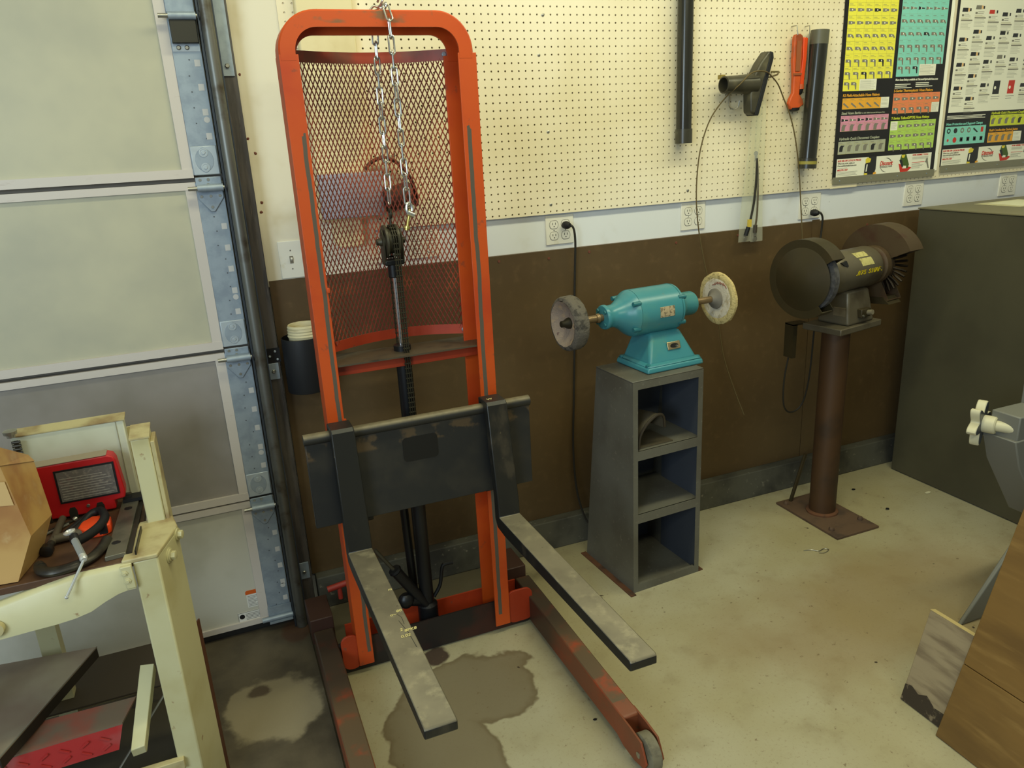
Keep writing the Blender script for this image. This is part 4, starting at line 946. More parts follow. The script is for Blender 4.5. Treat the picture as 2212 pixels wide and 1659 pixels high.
# ------------------------------------------------------------------ grinder on pedestal
t = thing('pedestal', 'brown rusty steel post on a square floor plate carrying the bench grinder', 'pedestal', (2.314, -.31, 0))
g = G(); g.box(2.198, 2.420, -.516, -.150, 0, .010); finish('floor_plate', g, base_plate, t, bevel=.001)
screws('anchor_bolt', [((2.225, -.455, .010), (0, 0, 1)), ((2.395, -.44, .010), (0, 0, 1)), ((2.225, -.185, .010), (0, 0, 1)), ((2.395, -.185, .010), (0, 0, 1))], .012, .014, base_plate, t, 6)
g = G(); g.cyl((2.314, -.305, .010), (2.314, -.305, .828), .0545, n=36); finish('post', g, ped_mat, t)
g = G(); g.lathe((2.314, -.305, .010), (0, 0, 1), [(0, .066), (.006, .066), (.012, .055)], 30, jit=.0015); finish('weld_collar', g, rust, t)
g = G(); g.box(2.176, 2.196, -.215, -.165, .70, .842); g.box(2.176, 2.25, -.215, -.165, .838, .844); finish('switch_bracket', g, gr_dark, t)
g = G(); g.tube(smooth([(2.185, -.19, .72), (2.175, -.18, .60), (2.19, -.17, .48), (2.24, -.16, .435), (2.29, -.17, .47), (2.30, -.19, .60), (2.29, -.21, .82)], 6), .0035, 8); finish('loop_cable', g, cord_blk, t)
g = G(); g.cyl((2.262, -.17, .012), (2.300, -.20, .24), .008, n=8); finish('brace_rod', g, gr_dark, t)
ya = math.radians(11)
t = thing('bench_grinder', 'brown bench grinder with a round guard left and wire wheel right, marked in yellow', 'grinder', (2.335, -.305, .8285), ya)
zg = .232
g = G(); g.box(-.125, .140, -.088, .088, 0, .026); finish('base_casting', g, gr_body, t, local=True, bevel=.004)
g = G(); g.taper((-.062, .108, -.075, .07), .026, (-.050, .085, -.055, .055), .16); finish('pedestal_neck', g, gr_body, t, local=True, bevel=.010, seg=3)
g = G(); g.lathe((-.170, 0, zg), (1, 0, 0), [(0, .02), (0, .050), (.012, .058), (.035, .074), (.055, .080), (.062, .082), (.290, .082), (.302, .080), (.318, .070), (.330, .056), (.332, .02)], 44); finish('motor_body', g, gr_body, t, local=True)
g = G(); g.X = Matrix.Translation((-.112, 0, zg)); g.prism([(-.012, -.0675, .050), (.016, -.068, .056), (.021, -.075, .036), (.010, -.078, .034), (-.006, -.073, .042)], (0, .012, 0)); finish('vent_opening', g, black_metal, t, local=True)
g = G(); g.box(.0, .060, -.088, -.058, .052, .086); sw = finish('switch_box', g, gr_dark, t, local=True, bevel=.003)
g = G(); g.cyl((.040, -.085, .070), (.040, -.108, .074), .010, n=14); finish('switch_knob', g, M('knob_grey', (120, 112, 92), .4), sw, local=True)
g = G(); g.cyl((.010, -.087, .060), (.010, -.092, .060), .005, n=10); finish('screw_head', g, steel, sw, local=True)
for nm, a0, a1, x0, x1 in (('data_plate', 44, 62, -.020, .055), ('data_plate', 18, 40, -.005, .070)):
    g = G(); R = []
    for x in (x0, x1):
        A = [math.radians(a0+(a1-a0)*k/5) for k in range(6)]
        R.append([(x+.02*(math.degrees(a)-a0)/60*-1, -.0828*math.cos(a), zg+.0828*math.sin(a)) for a in A] + [(x+.02*(math.degrees(a)-a0)/60*-1, -.0815*math.cos(a), zg+.0815*math.sin(a)) for a in A[::-1]])
    g.rings(R); finish(nm, g, label_ylw, t, local=True)
# yellow marker text, each letter on the curved body
MG = WM[t.name]
def onbody(s, x, ang, size):
    a = math.radians(ang); n = Vector((0, -math.cos(a), math.sin(a))); up = Vector((0, math.sin(a), math.cos(a)))
    m = Matrix(((1, 0, 0, 0), (0, up.y, n.y, 0), (0, up.z, n.z, 0), (0, 0, 0, 1)))
    for k in (0, 1):
        text(s, 'marker_writing', paint_ylw, t, None, size, None, ext=.0006, shear=.15, M4=MG @ Matrix.Translation((x+.0008*k, 0, zg)) @ Matrix.Translation(n*.0826) @ m @ Matrix.Diagonal((1.25, 1, 1, 1)))
for s, x in (('.', -.050), ('8', -.042), ('7', -.022), ('5', -.004), ('S', .028), ('H', .047), ('A', .069), ('F', .089), ('.', .110)): onbody(s, x, -4, .024)
# guards
def guard(name, xc, w, r, a_open0, a_open1, mat, cap_left, cap_mat):
    """drum guard around the x axis, open between the angles (deg, 0 = front -y, 90 = up)"""
    n = 40; A = [math.radians(a_open1+(360-(a_open1-a_open0))*k/n) for k in range(n+1)]
    g = G(); R = []
    for a in A:
        c, s_ = -math.cos(a), math.sin(a)
        R.append([(xc, c*r, zg+s_*r), (xc+w, c*r, zg+s_*r), (xc+w, c*(r-.004), zg+s_*(r-.004)), (xc, c*(r-.004), zg+s_*(r-.004))])
    g.rings(R); ring = finish(name, g, mat, t, local=True)
    for x, th in ((xc-.003, .003), (xc+w, .003)):
        g = G(); vi = []; ro = []; ri = []
        for a in A: ro.append((x, -math.cos(a)*r, zg+math.sin(a)*r)); ri.append((x, -math.cos(a)*r*.34, zg+math.sin(a)*r*.34))
        for k in range(n): g.hexa([ro[k], ro[k+1], ri[k+1], ri[k], (x+th, *ro[k][1:]), (x+th, *ro[k+1][1:]), (x+th, *ri[k+1][1:]), (x+th, *ri[k][1:])])
        bmesh.ops.remove_doubles(g.bm, verts=g.bm.verts[:], dist=1e-5)
        finish('guard_side', g, mat, ring, local=True)
    if cap_left:
        g = G(); g.lathe((xc-.003, 0, zg), (-1, 0, 0), [(0, r*.80), (.003, r*.74), (.010, r*.56), (.020, r*.36), (.026, r*.16), (.027, .0)], 36); finish('guard_hub', g, cap_mat, ring, local=True)
    return ring
guard('wheel_guard', -.262, .066, .150, -50, 34, gr_dark, True, gr_dark)
g = G(); g.lathe((-.240, 0, zg), (1, 0, 0), [(0, .02), (0, .125), (.025, .125), (.025, .02)], 40); finish('grinding_wheel', g, M('grinding_wheel', (84, 82, 82), .8, layers=[((66, 64, 66), 60, .5, .6)]), t, local=True)
g = G(); g.cyl((-.265, 0, zg), (-.165, 0, zg), .012, n=14); finish('shaft', g, shaft_mat, t, local=True)
g = G(); g.cyl((.158, 0, zg), (.275, 0, zg), .012, n=14); finish('shaft', g, shaft_mat, t, local=True)
guard('wheel_guard', .196, .085, .160, -62, 24, gr_rust, False, gr_cap)
g = G(); g.lathe((.160, 0, zg), (1, 0, 0), [(0, .060), (.010, .075), (.030, .078), (.032, .03)], 36); finish('guard_collar', g, gr_rust, t, local=True)
g = G(); g.lathe((.205, 0, zg), (1, 0, 0), [(0, .015), (0, .060), (.006, .068), (.030, .068), (.036, .060), (.036, .015)], 32); ww = finish('wire_wheel_core', g, gr_rust, t, local=True)
g = G()
for k in range(34):
    a = 2*PI*k/34; c, s_ = math.cos(a), math.sin(a)
    g.tube([(.222+.006*(k % 3), c*.066, zg+s_*.066), (.232, c*.095, zg+s_*.095), (.230, c*.120, zg+s_*.120)], [.0045, .0060, .0045], 5)
tag(finish('wire_knots', g, wire_mat, ww, local=True), kind='stuff')
g = G(); g.prism([(.185, -.055, zg-.13), (.185, -.085, zg-.155), (.185, .06, zg-.165), (.185, .06, zg-.14)], (.085, 0, 0)); finish('guard_tray', g, gr_dark, t, local=True)
g = G(); g.box(-.205, -.198, -.150, -.10, zg-.13, zg-.10); finish('tool_rest', g, gr_body, t, local=True)

# ------------------------------------------------------------------ cabinet
t = thing('steel_cabinet', 'large olive grey steel cabinet standing in the right corner by the wall', 'cabinet', (3.42, -.7, 0))
g = G(); g.box(2.925, 3.92, -1.55, -.112, .004, 1.240); finish('carcass', g, cab_mat, t, bevel=.003)
g = G(); g.box(2.921, 3.924, -1.554, -.108, 1.240, 1.2465); finish('top_sheet', g, cab_top, t, bevel=.002)
t = thing('paper_sheet', 'pale paper sheets lying flat on top of the olive cabinet', 'paper', (3.30, -.30, 1.247))
g = G(); g.box(3.16, 3.44, -.40, -.19, 1.2468, 1.2478); finish('lower_sheet', g, M('paper_cream', (196, 190, 150), .6), t)
g = G(); g.prism([(3.19, -.385, 1.248), (3.42, -.375, 1.248), (3.40, -.21, 1.248), (3.21, -.22, 1.248)], (0, 0, .001)); finish('upper_sheet', g, M('paper_white', (224, 222, 190), .5), t)

# ------------------------------------------------------------------ posters
def poster(idx, x0, x1, z0, z1, label):
    t = thing('poster', label, 'poster', ((x0+x1)/2, -.006, z0))
    g = G(); g.box(x0, x1, -.0042, -.001, z0, z1); finish('sheet', g, black_txt, t)
    g = G(); g.box(x0, x1, -.009, -.0045, z0-.024, z0+.006); bt = finish('bottom_batten', g, alu, t)
    screws('batten_screw', [((x0+(x1-x0)*f, -.009, z0-.010), (0, -1, 0)) for f in (.06, .36, .62, .92)], .003, .0015, galv, bt)
    g = G(); g.X = Matrix.Identity(4); R = []
    for k in range(24):
        z = z0+(z1-z0)*k/23; j = .0015*math.sin(k*2.3)+.001*math.sin(k*5.1); R.append([(x1-.001, -.005, z), (x1+.012+j, -.010, z), (x1+.013+j, -.009, z), (x1, -.003, z)])
    g.rings(R); finish('curled_edge', g, p_wht, t)
    return t
PM = [p_yel, p_teal, p_or, p_sal, p_pink, p_grn, p_gry, p_wht, p_red, p_txt, p_dk, p_ylt, p_line, p_cy, p_gn, M('poster_blue_rule', (150, 190, 170), .4)]
Y0 = -.0043
class Pr:
    def __init__(s): s.g = G(); s.lev = 1
    def r(s, x0, x1, z0, z1, mi, lev=1):
        s.g.mi = mi; y = Y0-.00012*lev
        s.g.quad((x0, y, z0), (x1, y, z0), (x1, y, z1), (x0, y, z1))
    def poly(s, pts, mi, lev=3):
        s.g.mi = mi; y = Y0-.00012*lev; s.g._f([s.g.v((x, y, z)) for x, z in pts])
    def lines(s, x0, x1, z0, z1, n, mi=9, lev=3, h=.0012):
        for k in range(n):
            z = z1-(k+.5)*(z1-z0)/n; s.r(x0, x1-(x1-x0)*random.choice((.02, .1, .3)), z-h/2, z+h/2, mi, lev)
    def fit(s, cx, cz, kind, sc=1., mi=9):
        """small drawn fitting"""
        w = .0165*sc; h = .0062*sc
        P = {0: [(-w, -h), (w*.2, -h), (w*.3, -h*.7), (w, -h*.7), (w, h*.7), (w*.3, h*.7), (w*.2, h), (-w, h)],
             1: [(-w, -h), (0, -h), (w*.3, -h*.3), (w*.7, -h*1.6), (w*1.1, -h*1.2), (w*.6, h*.6), (0, h), (-w, h)],
             2: [(-w, -h*.8), (w*.2, -h*.8), (w*.45, -h*3.6), (w*.8, -h*3.6), (w*.75, h*.3), (w*.3, h), (-w, h)],
             3: [(-w, -h*1.1), (w*.1, -h*.5), (w*1.1, -h*.5), (w*1.1, h*.3), (w*.1, h*.4), (-w, h*1.1)],
             4: [(-w, h*.2), (w*.7, -h*2.4), (w, -h*1.8), (-w*.7, h*1.2)],
             5: [(-w*.8, -h*2), (w*.2, -h*2), (w*.4, h), (w*.9, h*2), (-w*.3, h*2.2), (-w*.8, h)]}[kind]
        s.poly([(cx+a, cz+b) for a, b in P], mi, 4)
        if kind < 4: s.poly([(cx-w*.2, cz-h*.5), (cx+w*.1, cz-h*.5), (cx+w*.1, cz+h*.5), (cx-w*.2, cz+h*.5)], 7, 5)
    def ring(s, cx, cz, r, mi, inner=None):
        s.poly([(cx+r*math.cos(2*PI*k/14), cz+r*math.sin(2*PI*k/14)) for k in range(14)], mi, 4)
        if inner is not None: s.poly([(cx+r*.5*math.cos(2*PI*k/10), cz+r*.5*math.sin(2*PI*k/10)) for k in range(10)], inner, 5)
    def grid(s, x0, x1, z0, z1, nc, nr, bg, kinds, skip=(), ln=12, dark=()):
        s.r(x0, x1, z0, z1, bg, 1); cw = (x1-x0)/nc; ch = (z1-z0)/nr
        for j in range(nr):
            for i in range(nc):
                if (i, j) in skip: continue
                xa = x0+i*cw; zb = z1-(j+1)*ch
                s.r(xa+cw-.0004, xa+cw+.0004, zb, zb+ch, ln, 2); s.r(xa, xa+cw, zb-.0004, zb+.0004, ln, 2)
                s.r(xa+.004, xa+cw*.5, zb+ch*.86, zb+ch*.89, 9, 3); s.r(xa+.004, xa+cw*.75, zb+ch*.76, zb+ch*.78, ln, 3)
                s.fit(xa+cw*.47, zb+ch*.44, kinds[(j if j < len(kinds) else -1)], min(1.0, cw/.034), 10 if (i, j) in dark else 9)
    def done(s, t):
        o = finish('printed_panels', s.g, PM, t); return o
def footer(p, t, x0, x1, z0, z1):
    p.r(x0, x1, z0, z1, 7, 1); w = x1-x0; h = z1-z0
    text('SAVE 25% OFF CATALOG PRICES!', 'lettering', p_red, t, (x0+.008*w, Y0-.0006, z1-.16*h), .0105, RXZ, width=.235*w)
    text('When you order online at', 'lettering', p_txt, t, (x0+.01*w, Y0-.0006, z1-.29*h), .009, RXZ, width=.17*w)
    text('DiscountHydraulicHose.com', 'lettering', p_txt, t, (x0+.01*w, Y0-.0006, z1-.42*h), .009, RXZ, width=.19*w)
    p.lines(x0+.012*w, x0+.15*w, z0+.46*h, z0+.52*h, 1); text('800.570.1307', 'lettering', p_red, t, (x0+.01*w, Y0-.0006, z0+.34*h), .010, RXZ, width=.105*w)
    p.lines(x0+.012*w, x0+.22*w, z0+.05*h, z0+.30*h, 4)
    # press machine, drawn
    cx = x0+.33*w
    p.poly([(cx-.045*w, z0), (cx+.06*w, z0), (cx+.075*w, z0+.3*h), (cx+.075*w, z1), (cx-.005*w, z1), (cx-.04*w, z0+.6*h)], 10, 3)
    p.poly([(cx-.035*w, z1-.34*h), (cx+.01*w, z1-.30*h), (cx+.02*w, z1-.1*h), (cx-.02*w, z1-.02*h), (cx-.038*w, z1-.12*h)], 13, 4)
    p.poly([(cx-.03*w, z0+.2*h), (cx-.018*w, z0+.2*h), (cx-.012*w, z0+.6*h), (cx-.024*w, z0+.6*h)], 7, 5)
    p.poly([(cx+.05*w, z0), (cx+.085*w, z0+.04*h), (cx+.075*w, z0+.16*h), (cx+.05*w, z0+.1*h)], 2, 5); p.poly([(cx-.045*w, z0), (cx-.01*w, z0), (cx-.01*w, z0+.1*h), (cx-.04*w, z0+.12*h)], 13, 5)
    # logo
    text('Discount', 'lettering', p_red, t, (x0+.445*w, Y0-.0008, z0+.47*h), .026, RXZ, width=.135*w, shear=.25)
    text('HYDRAULIC HOSE', 'lettering', p_txt, t, (x0+.447*w, Y0-.0006, z0+.34*h), .010, RXZ, width=.128*w)
    for sgn, a0 in ((1, -10), (-1, 170)):
        A = [math.radians(a0+k*11) for k in range(11)]; c = (x0+.512*w, z0+.48*h)
        out = [(c[0]+.062*w*math.cos(a), c[1]+.40*h*math.sin(a)) for a in A]; inn = [(c[0]+.058*w*math.cos(a), c[1]+(.40-.05*math.sin(PI*k/10))*h*math.sin(a)) for k, a in enumerate(A)]
        for k in range(10): p.poly([out[k], out[k+1], inn[k+1], inn[k]], 10 if sgn > 0 else 9, 4)
    cx = x0+.70*w
    p.poly([(cx-.055*w, z0+.5*h), (cx-.02*w, z0+.42*h), (cx+.09*w, z0+.22*h), (cx+.05*w, z0+.02*h), (cx-.03*w, z0)], 8, 4)
    p.poly([(cx-.01*w, z0+.25*h), (cx+.05*w, z0+.2*h), (cx+.06*w, z0+.4*h), (cx+.02*w, z1), (cx-.03*w, z1), (cx-.045*w, z0+.65*h)], 14, 5)
    p.poly([(cx-.03*w, z1-.02*h), (cx+.01*w, z1-.02*h), (cx+.0*w, z1-.2*h), (cx-.025*w, z1-.18*h)], 13, 6); p.poly([(cx-.01*w, z0+.2*h), (cx+.03*w, z0+.2*h), (cx+.03*w, z0+.34*h), (cx-.005*w, z0+.36*h)], 7, 6)
    p.poly([(cx-.05*w, z1-.3*h), (cx-.02*w, z1-.3*h), (cx, z0+.3*h), (cx-.02*w, z0+.3*h)], 10, 6)
    text('HOSE ASSEMBLY TOOLS', 'lettering', p_red, t, (x0+.79*w, Y0-.0006, z1-.12*h), .009, RXZ, width=.17*w)
    p.lines(x0+.79*w, x0+.97*w, z1-.34*h, z1-.18*h, 3); p.r(x0+.79*w, x0+.93*w, z0+.48*h, z0+.51*h, 8, 3); p.lines(x0+.79*w, x0+.92*w, z0+.14*h, z0+.44*h, 5)
    p.poly([(x0+.94*w, z0+.6*h), (x0+.955*w, z0+.75*h), (x0+.985*w, z0+.1*h), (x0+.972*w, z0+.1*h)], 9, 4); p.poly([(x0+.935*w, z0+.5*h), (x0+.96*w, z0+.7*h), (x0+.965*w, z0+.6*h), (x0+.945*w, z0+.42*h)], 9, 5)
pt = poster(0, 2.5275, 3.113, 1.390, 2.28, 'black hose fittings poster with yellow and teal charts, left of the two')
p = Pr(); rh = .0480
ztop = 1.786+10*rh
p.grid(2.546, 2.812, 1.786, ztop, 6, 10, 0, [0, 0, 3, 0, 0, 0, 0, 1, 1, 2][:10], dark=((3, 5), (4, 8), (5, 8)))
p.g.bm.free(); p = Pr()
Z = [1.786+rh*k for k in range(0, 11)]
kin = {0: 2, 1: 2, 2: 2, 3: 1, 4: 0, 5: 0, 6: 0, 7: 0, 8: 0, 9: 0}
p.grid(2.546, 2.812, Z[0], Z[10], 6, 10, 0, [0, 0, 0, 0, 0, 0, 1, 1, 2, 2], dark=((3, 4), (4, 8), (2, 9)))
p.r(2.546, 2.727, 1.740, 1.786, 0, 1); p.fit(2.567, 1.768, 2); p.fit(2.605, 1.768, 2); p.r(2.634, 2.727, 1.741, 1.785, 7, 3); p.lines(2.638, 2.722, 1.744, 1.782, 10, 9, 4, .0008)
p.grid(2.832, 3.095, 1.838, 2.28, 6, 9, 1, [3, 0, 0, 0, 3, 1, 1, 2, 2], ln=15, dark=((2, 4), (3, 6)))
p.r(2.832, 2.962, 1.790, 1.838, 1, 1); [p.fit(2.855+.042*k, 1.824, 2, 1, 10 if k == 2 else 9) for k in range(3)]; p.r(2.962, 3.058, 1.793, 1.838, 7, 3); p.lines(2.966, 3.052, 1.797, 1.834, 8, 9, 4, .0008)
p.lines(2.832, 2.93, 1.742, 1.763, 3, 7, 3, .003); p.lines(2.95, 3.06, 1.746, 1.767, 3, 7, 3, .003)
p.grid(2.550, 2.760, 1.669, 1.712, 5, 1, 2, [4]); p.r(2.760, 2.806, 1.669, 1.712, 7, 1); p.lines(2.763, 2.803, 1.672, 1.71, 7, 9, 3, .0008)
p.grid(2.548, 2.812, 1.581, 1.643, 6, 2, 4, [3, 5], dark=((0, 0), (2, 0), (3, 0)))
p.grid(2.545, 2.807, 1.489, 1.540, 6, 1, 6, [5], dark=((0, 0), (4, 0)))
p.grid(2.829, 3.101, 1.642, 1.724, 6, 2, 3, [0, 2], skip=((5, 1),)); p.r(3.056, 3.101, 1.642, 1.683, 7, 3); p.lines(3.059, 3.098, 1.646, 1.68, 8, 9, 4, .0008)
p.grid(2.827, 3.093, 1.491, 1.612, 6, 3, 5, [0, 0, 2], skip=((0, 0),)); p.r(2.829, 2.868, 1.574, 1.610, 7, 3); p.lines(2.832, 2.865, 1.578, 1.607, 7, 9, 4, .0008)
footer(p, pt, 2.544, 3.090, 1.395, 1.470); p.done(pt)
for s, m, x, z, w, h in (('R2 Field-Attachable Hose Fittings', p_or, 2.549, 1.718, .20, .015), ('Steel Hose Barbs', p_gry, 2.549, 1.648, .105, .015), ('For SAE 100R6 Hose and All-Purpose Hose', p_gry, 2.658, 1.649, .13, .007), ('Hydraulic Quick Disconnect Couplers', p_gry, 2.547, 1.546, .222, .015),
                         ('S-Series Thermoplastic Hose Fittings', p_or, 2.829, 1.729, .225, .015), ('T-Series Teflon®/PTFE Hose Fittings', p_ylt, 2.828, 1.618, .221, .015), ('More hose fittings available at DiscountHydraulicHose.com', p_wht, 2.832, 1.774, .245, .012)):
    text(s, 'lettering', m, pt, (x, Y0-.0006, z), h, RXZ, width=w, shear=.12)
pt = poster(1, 3.151, 3.737, 1.402, 2.28, 'black hose chart poster with a white hose table, right of the two')
p = Pr(); p.r(3.163, 3.726, 1.634, 2.26, 7, 1)
for c, (x, zz) in enumerate(((3.178, (2.052, 1.934, 1.832, 1.735, 1.69)), (3.258, (2.062, 1.965, 1.875, 1.785, 1.69)), (3.342, (2.045, 1.940, 1.842, 1.745)), (3.425, (2.035, 1.960, 1.862)), (3.508, (2.05, 1.95, 1.85)), (3.60, (2.05, 1.95, 1.85, 1.74)))):
    for k, z in enumerate(zz):
        if c == 0 and k == 4: continue
        w = .054; hc = 8 if (c == 2 and k == 0) else (9 if (c, k) in ((1, 0), (3, 2)) else 10)
        p.poly([(x, z-.008), (x+w*.62, z-.008), (x+w*.64, z+.008), (x+.003, z+.008)], hc, 3)
        for q in (.66, .76): p.r(x+w*q, x+w*(q+.06), z-.007, z+.007, 7 if c > 1 else 2, 4)
        p.r(x+w*.84, x+w, z-.006, z+.006, 10, 3)
        p.r(x, x+.013, z-.026, z-.018, 9, 3); p.lines(x+.016, x+w, z-.028, z-.014, 2, 9, 3, .0018)
        p.r(x-.002, x+.066, z-.044, z-.039, 9, 3); p.lines(x-.002, x+.064, z-.078, z-.046, 6, 9, 3, .0009); p.lines(x-.002, x+.064, z-.038, z-.030, 2, 12, 3, .0009)
for x in (3.425, 3.52): p.poly([(x, 1.705), (x+.042, 1.705), (x+.044, 1.762), (x+.004, 1.762)], 10 if x < 3.5 else 8, 3); p.ring(x+.014, 1.732, .007, 7); p.lines(x-.006, x+.05, 1.68, 1.70, 2, 10, 3, .0014)
p.lines(3.160, 3.405, 1.605, 1.622, 3, 7, 3, .0028)
p.r(3.148+.01, 3.414, 1.496, 1.574, 1, 1)
for k in range(6):
    cx = 3.180+.042*k
    if k < 4: p.ring(cx, 1.556, .0115, 10 if k < 2 else 9, 1 if k != 1 else None)
    elif k == 4: p.fit(cx, 1.558, 4, 1, 10)
    else: p.r(cx-.008, cx+.008, 1.545, 1.567, 8, 4)
    if k < 2: p.ring(cx, 1.516, .006 if k == 0 else .012, 8)
    else: p.r(cx-.009, cx+.009, 1.508, 1.526, 10, 4); p.ring(cx, 1.517, .005, 7 if k % 2 else 1)
    p.r(cx+.021, cx+.0216, 1.496, 1.574, 15, 2)
p.r(3.158, 3.414, 1.5355, 1.5362, 15, 2)
p.grid(3.436, 3.70, 1.566, 1.614, 6, 1, 11, [5], dark=((4, 0), (5, 0)))
p.grid(3.434, 3.60, 1.494, 1.538, 4, 1, 2, [5]); p.r(3.60, 3.655, 1.494, 1.538, 7, 1); p.lines(3.604, 3.65, 1.498, 1.535, 6, 9, 3, .0008)
footer(p, pt, 3.155, 3.722, 1.408, 1.478); p.done(pt)
for s, m, x, z, w in (('Hydraulic Quick Disconnect Couplers', p_ylt, 3.438, 1.618, .23), ('Hose Protection and Support Clamps', p_teal, 3.160, 1.580, .228), ('Fluid Conducting Swivel Joints', p_or, 3.436, 1.543, .19)):
    text(s, 'lettering', m, pt, (x, Y0-.0006, z), .015, RXZ, width=w, shear=.12)
# ------------------------------------------------------------------ cream machine stand, left
PRE = Matrix.Translation((0, -2.61172*.06, 1.62*.06)) @ Matrix.Scale(.94, 4)   # the stand group at its true size and place
t = thing('machine_stand', 'cream painted steel machine stand with brown top in front of the garage door', 'stand', (-.45, -.55, 0))
g = G(); g.box(-.80, -.262, -.745, -.335, .686, .704); finish('table_top', g, table_br, t, bevel=.002)
g = G(); g.prism([(-.279, -.750, -.1034), (-.223, -.750, -.1034), (-.178, -.615, -.1034), (-.262, -.615, -.1034)], (0, 0, .8034)); finish('leg', g, cream_m, t, bevel=.004)
g = G(); g.prism([(-.192, -.640, -.1034), (-.188, -.640, -.1034), (-.172, -.60, -.1034), (-.176, -.60, -.1034)], (0, 0, .52)); finish('leg_trim', g, M('leg_edge_brown', (84, 50, 32), .6), t)
# curved front rail: flat right end, dipping to the left
X = [-.86, -.70, -.60, -.52, -.46, -.42, -.385, -.35, -.32, -.300, -.281]
TOP = [.640, .652, .664, .680, .692, .698, .702, .702, .702, .702, .701]
BOT = [.570, .576, .584, .588, .590, .594, .602, .620, .632, .636, .636]
g = G(); R = []
for x, a, b in zip(X, TOP, BOT):
    R.append([(x, -.762, b), (x, -.762, a-.010), (x, -.752, a), (x, -.735, a), (x, -.735, a-.006), (x, -.749, a-.006), (x, -.756, a-.013), (x, -.756, b)])
g.rings(R); rail = finish('front_rail', g, cream_m, t, ang=50)
for z, r in ((.683, .0078), (.662, .0085)):
    g = G(); g.lathe((-.298+(.683-z)*.15, -.763, z), (0, -1, 0), [(0, r), (.005, r), (.0055, r*.55), (.008, r*.5)], 6); finish('hex_bolt', g, cream_m, rail)
g = G(); g.lathe((-.578, -.764, .618), (0, -1, 0), [(0, .020), (.012, .018), (.013, .008), (.004, .007)], 20); finish('bushing', g, cream_d, rail)
g = G(); g.prism([(-.306, -.766, .700), (-.281, -.766, .700), (-.279, -.766, .640), (-.300, -.766, .640)], (0, .012, 0)); finish('corner_lap', g, cream_m, t, bevel=.002)
# top right corner block and bolts on the side
g = G(); g.prism([(-.302, -.752, .698), (-.222, -.752, .698), (-.178, -.615, .698), (-.190, -.545, .698), (-.272, -.545, .698)], (0, 0, .012)); finish('corner_cap', g, cream_d, t, bevel=.003)
for x, y, z in ((-.205, -.69, .668), (-.186, -.625, .690)):
    g = G(); g.lathe((x, y, z), (1, -.33, 0), [(0, .020), (.004, .020), (.005, .016), (.008, .016)], 18); w = finish('washer', g, cream_m, t)
    g = G(); g.lathe((x+.008, y-.003, z), (1, -.33, 0), [(0, .011), (.010, .011), (.011, .008)], 6); finish('hex_bolt', g, cream_m, w)
g = G(); g.hexa([(-.271, -.735, .704), (-.268, -.735, .704), (-.262, -.60, .704), (-.265, -.60, .704), (-.271, -.735, .722), (-.268, -.735, .722), (-.262, -.60, .722), (-.265, -.60, .722)]); finish('edge_fence', g, cast_iron, t)
# upright post with folded top
g = G(); g.box(-.251, -.207, -.562, -.475, .704, .943); p_ = finish('upright_post', g, cream_m, t, bevel=.003)
g = G(); g.hexa([(-.253, -.565, .943), (-.205, -.565, .943), (-.205, -.470, .951), (-.253, -.470, .951), (-.253, -.565, .947), (-.205, -.565, .947), (-.205, -.470, .955), (-.253, -.470, .955)]); finish('post_cap', g, cream_d, p_)
g = G(); g.lathe((-.232, -.525, .949), (0, 0, 1), [(0, .005), (.001, .005)], 8); finish('cap_hole', g, hole_dark, p_)
g = G(); g.box(-.207, -.196, -.558, -.478, .66, .930); finish('post_flange', g, cream_d, p_, bevel=.002)
# back cover panel
g = G(); g.box(-.556, -.283, -.345, -.305, .704, .934); bp = finish('back_cover', g, M('cover_white_cream', (206, 208, 186), .45, layers=[((190, 190, 166), 5, .45, .7)]), t, bevel=.003)
g = G(); g.hexa([(-.560, -.348, .934), (-.279, -.348, .934), (-.279, -.300, .940), (-.560, -.300, .940), (-.560, -.348, .937), (-.279, -.348, .937), (-.279, -.300, .944), (-.560, -.300, .944)]); finish('cover_top', g, cream_d, bp)
g = G(); g.box(-.304, -.302, -.3465, -.345, .704, .932); finish('cover_seam', g, M('seam_shadow', (150, 146, 120), .6), bp)
g = G(); g.box(-.283, -.262, -.31, -.30, .704, .90); finish('gap_plate', g, cream_d, t)
# lower parts
g = G(); g.box(-.80, -.30, -.26, -.20, -.0, .035); finish('lower_cross_bar', g, cream_d, t, bevel=.002)
for x in (-.80,): g = G(); g.box(x, x+.05, -.75, -.70, -.1034, .69); finish('leg', g, cream_m, t)
g = G(); g.box(-.62, -.57, -.345, -.30, -.1034, .69); finish('leg', g, cream_m, t)
g = G(); g.box(-.80, -.30, -.40, -.16, .10, .106); finish('lower_shelf', g, M('lower_shelf_brown', (62, 52, 38), .7), t)
g = G(); g.prism([(-.335, -.62, .335), (-.300, -.63, .335), (-.338, -.79, .212), (-.372, -.785, .205)], (0, .012, -.03)); finish('cream_bracket', g, cream_m, t, bevel=.002)
g = G(); g.box(-.78, -.262, -.765, -.745, .085, .115); finish('bottom_rail', g, cream_d, t, bevel=.002)
g = G(); g.box(-.78, -.262, -.745, -.42, .060, .066); finish('bottom_pan', g, M('bottom_pan_dirt', (58, 52, 38), .8), t)
g = G(); g.cyl((-.29, -.66, .25), (-.42, -.75, .125), .003, n=6); finish('brace_wire', g, steel, t)
t2 = thing('sheet_tray', 'dull grey sheet metal tray with a bright edge low on the left', 'tray', (-.65, -.55, .27))
g = G(); g.prism([(-.95, -.36, .30), (-.463, -.425, .30), (-.632, -.800, .30), (-.95, -.86, .30)], (0, 0, .003)); finish('tray_sheet', g, tray_mat, t2)
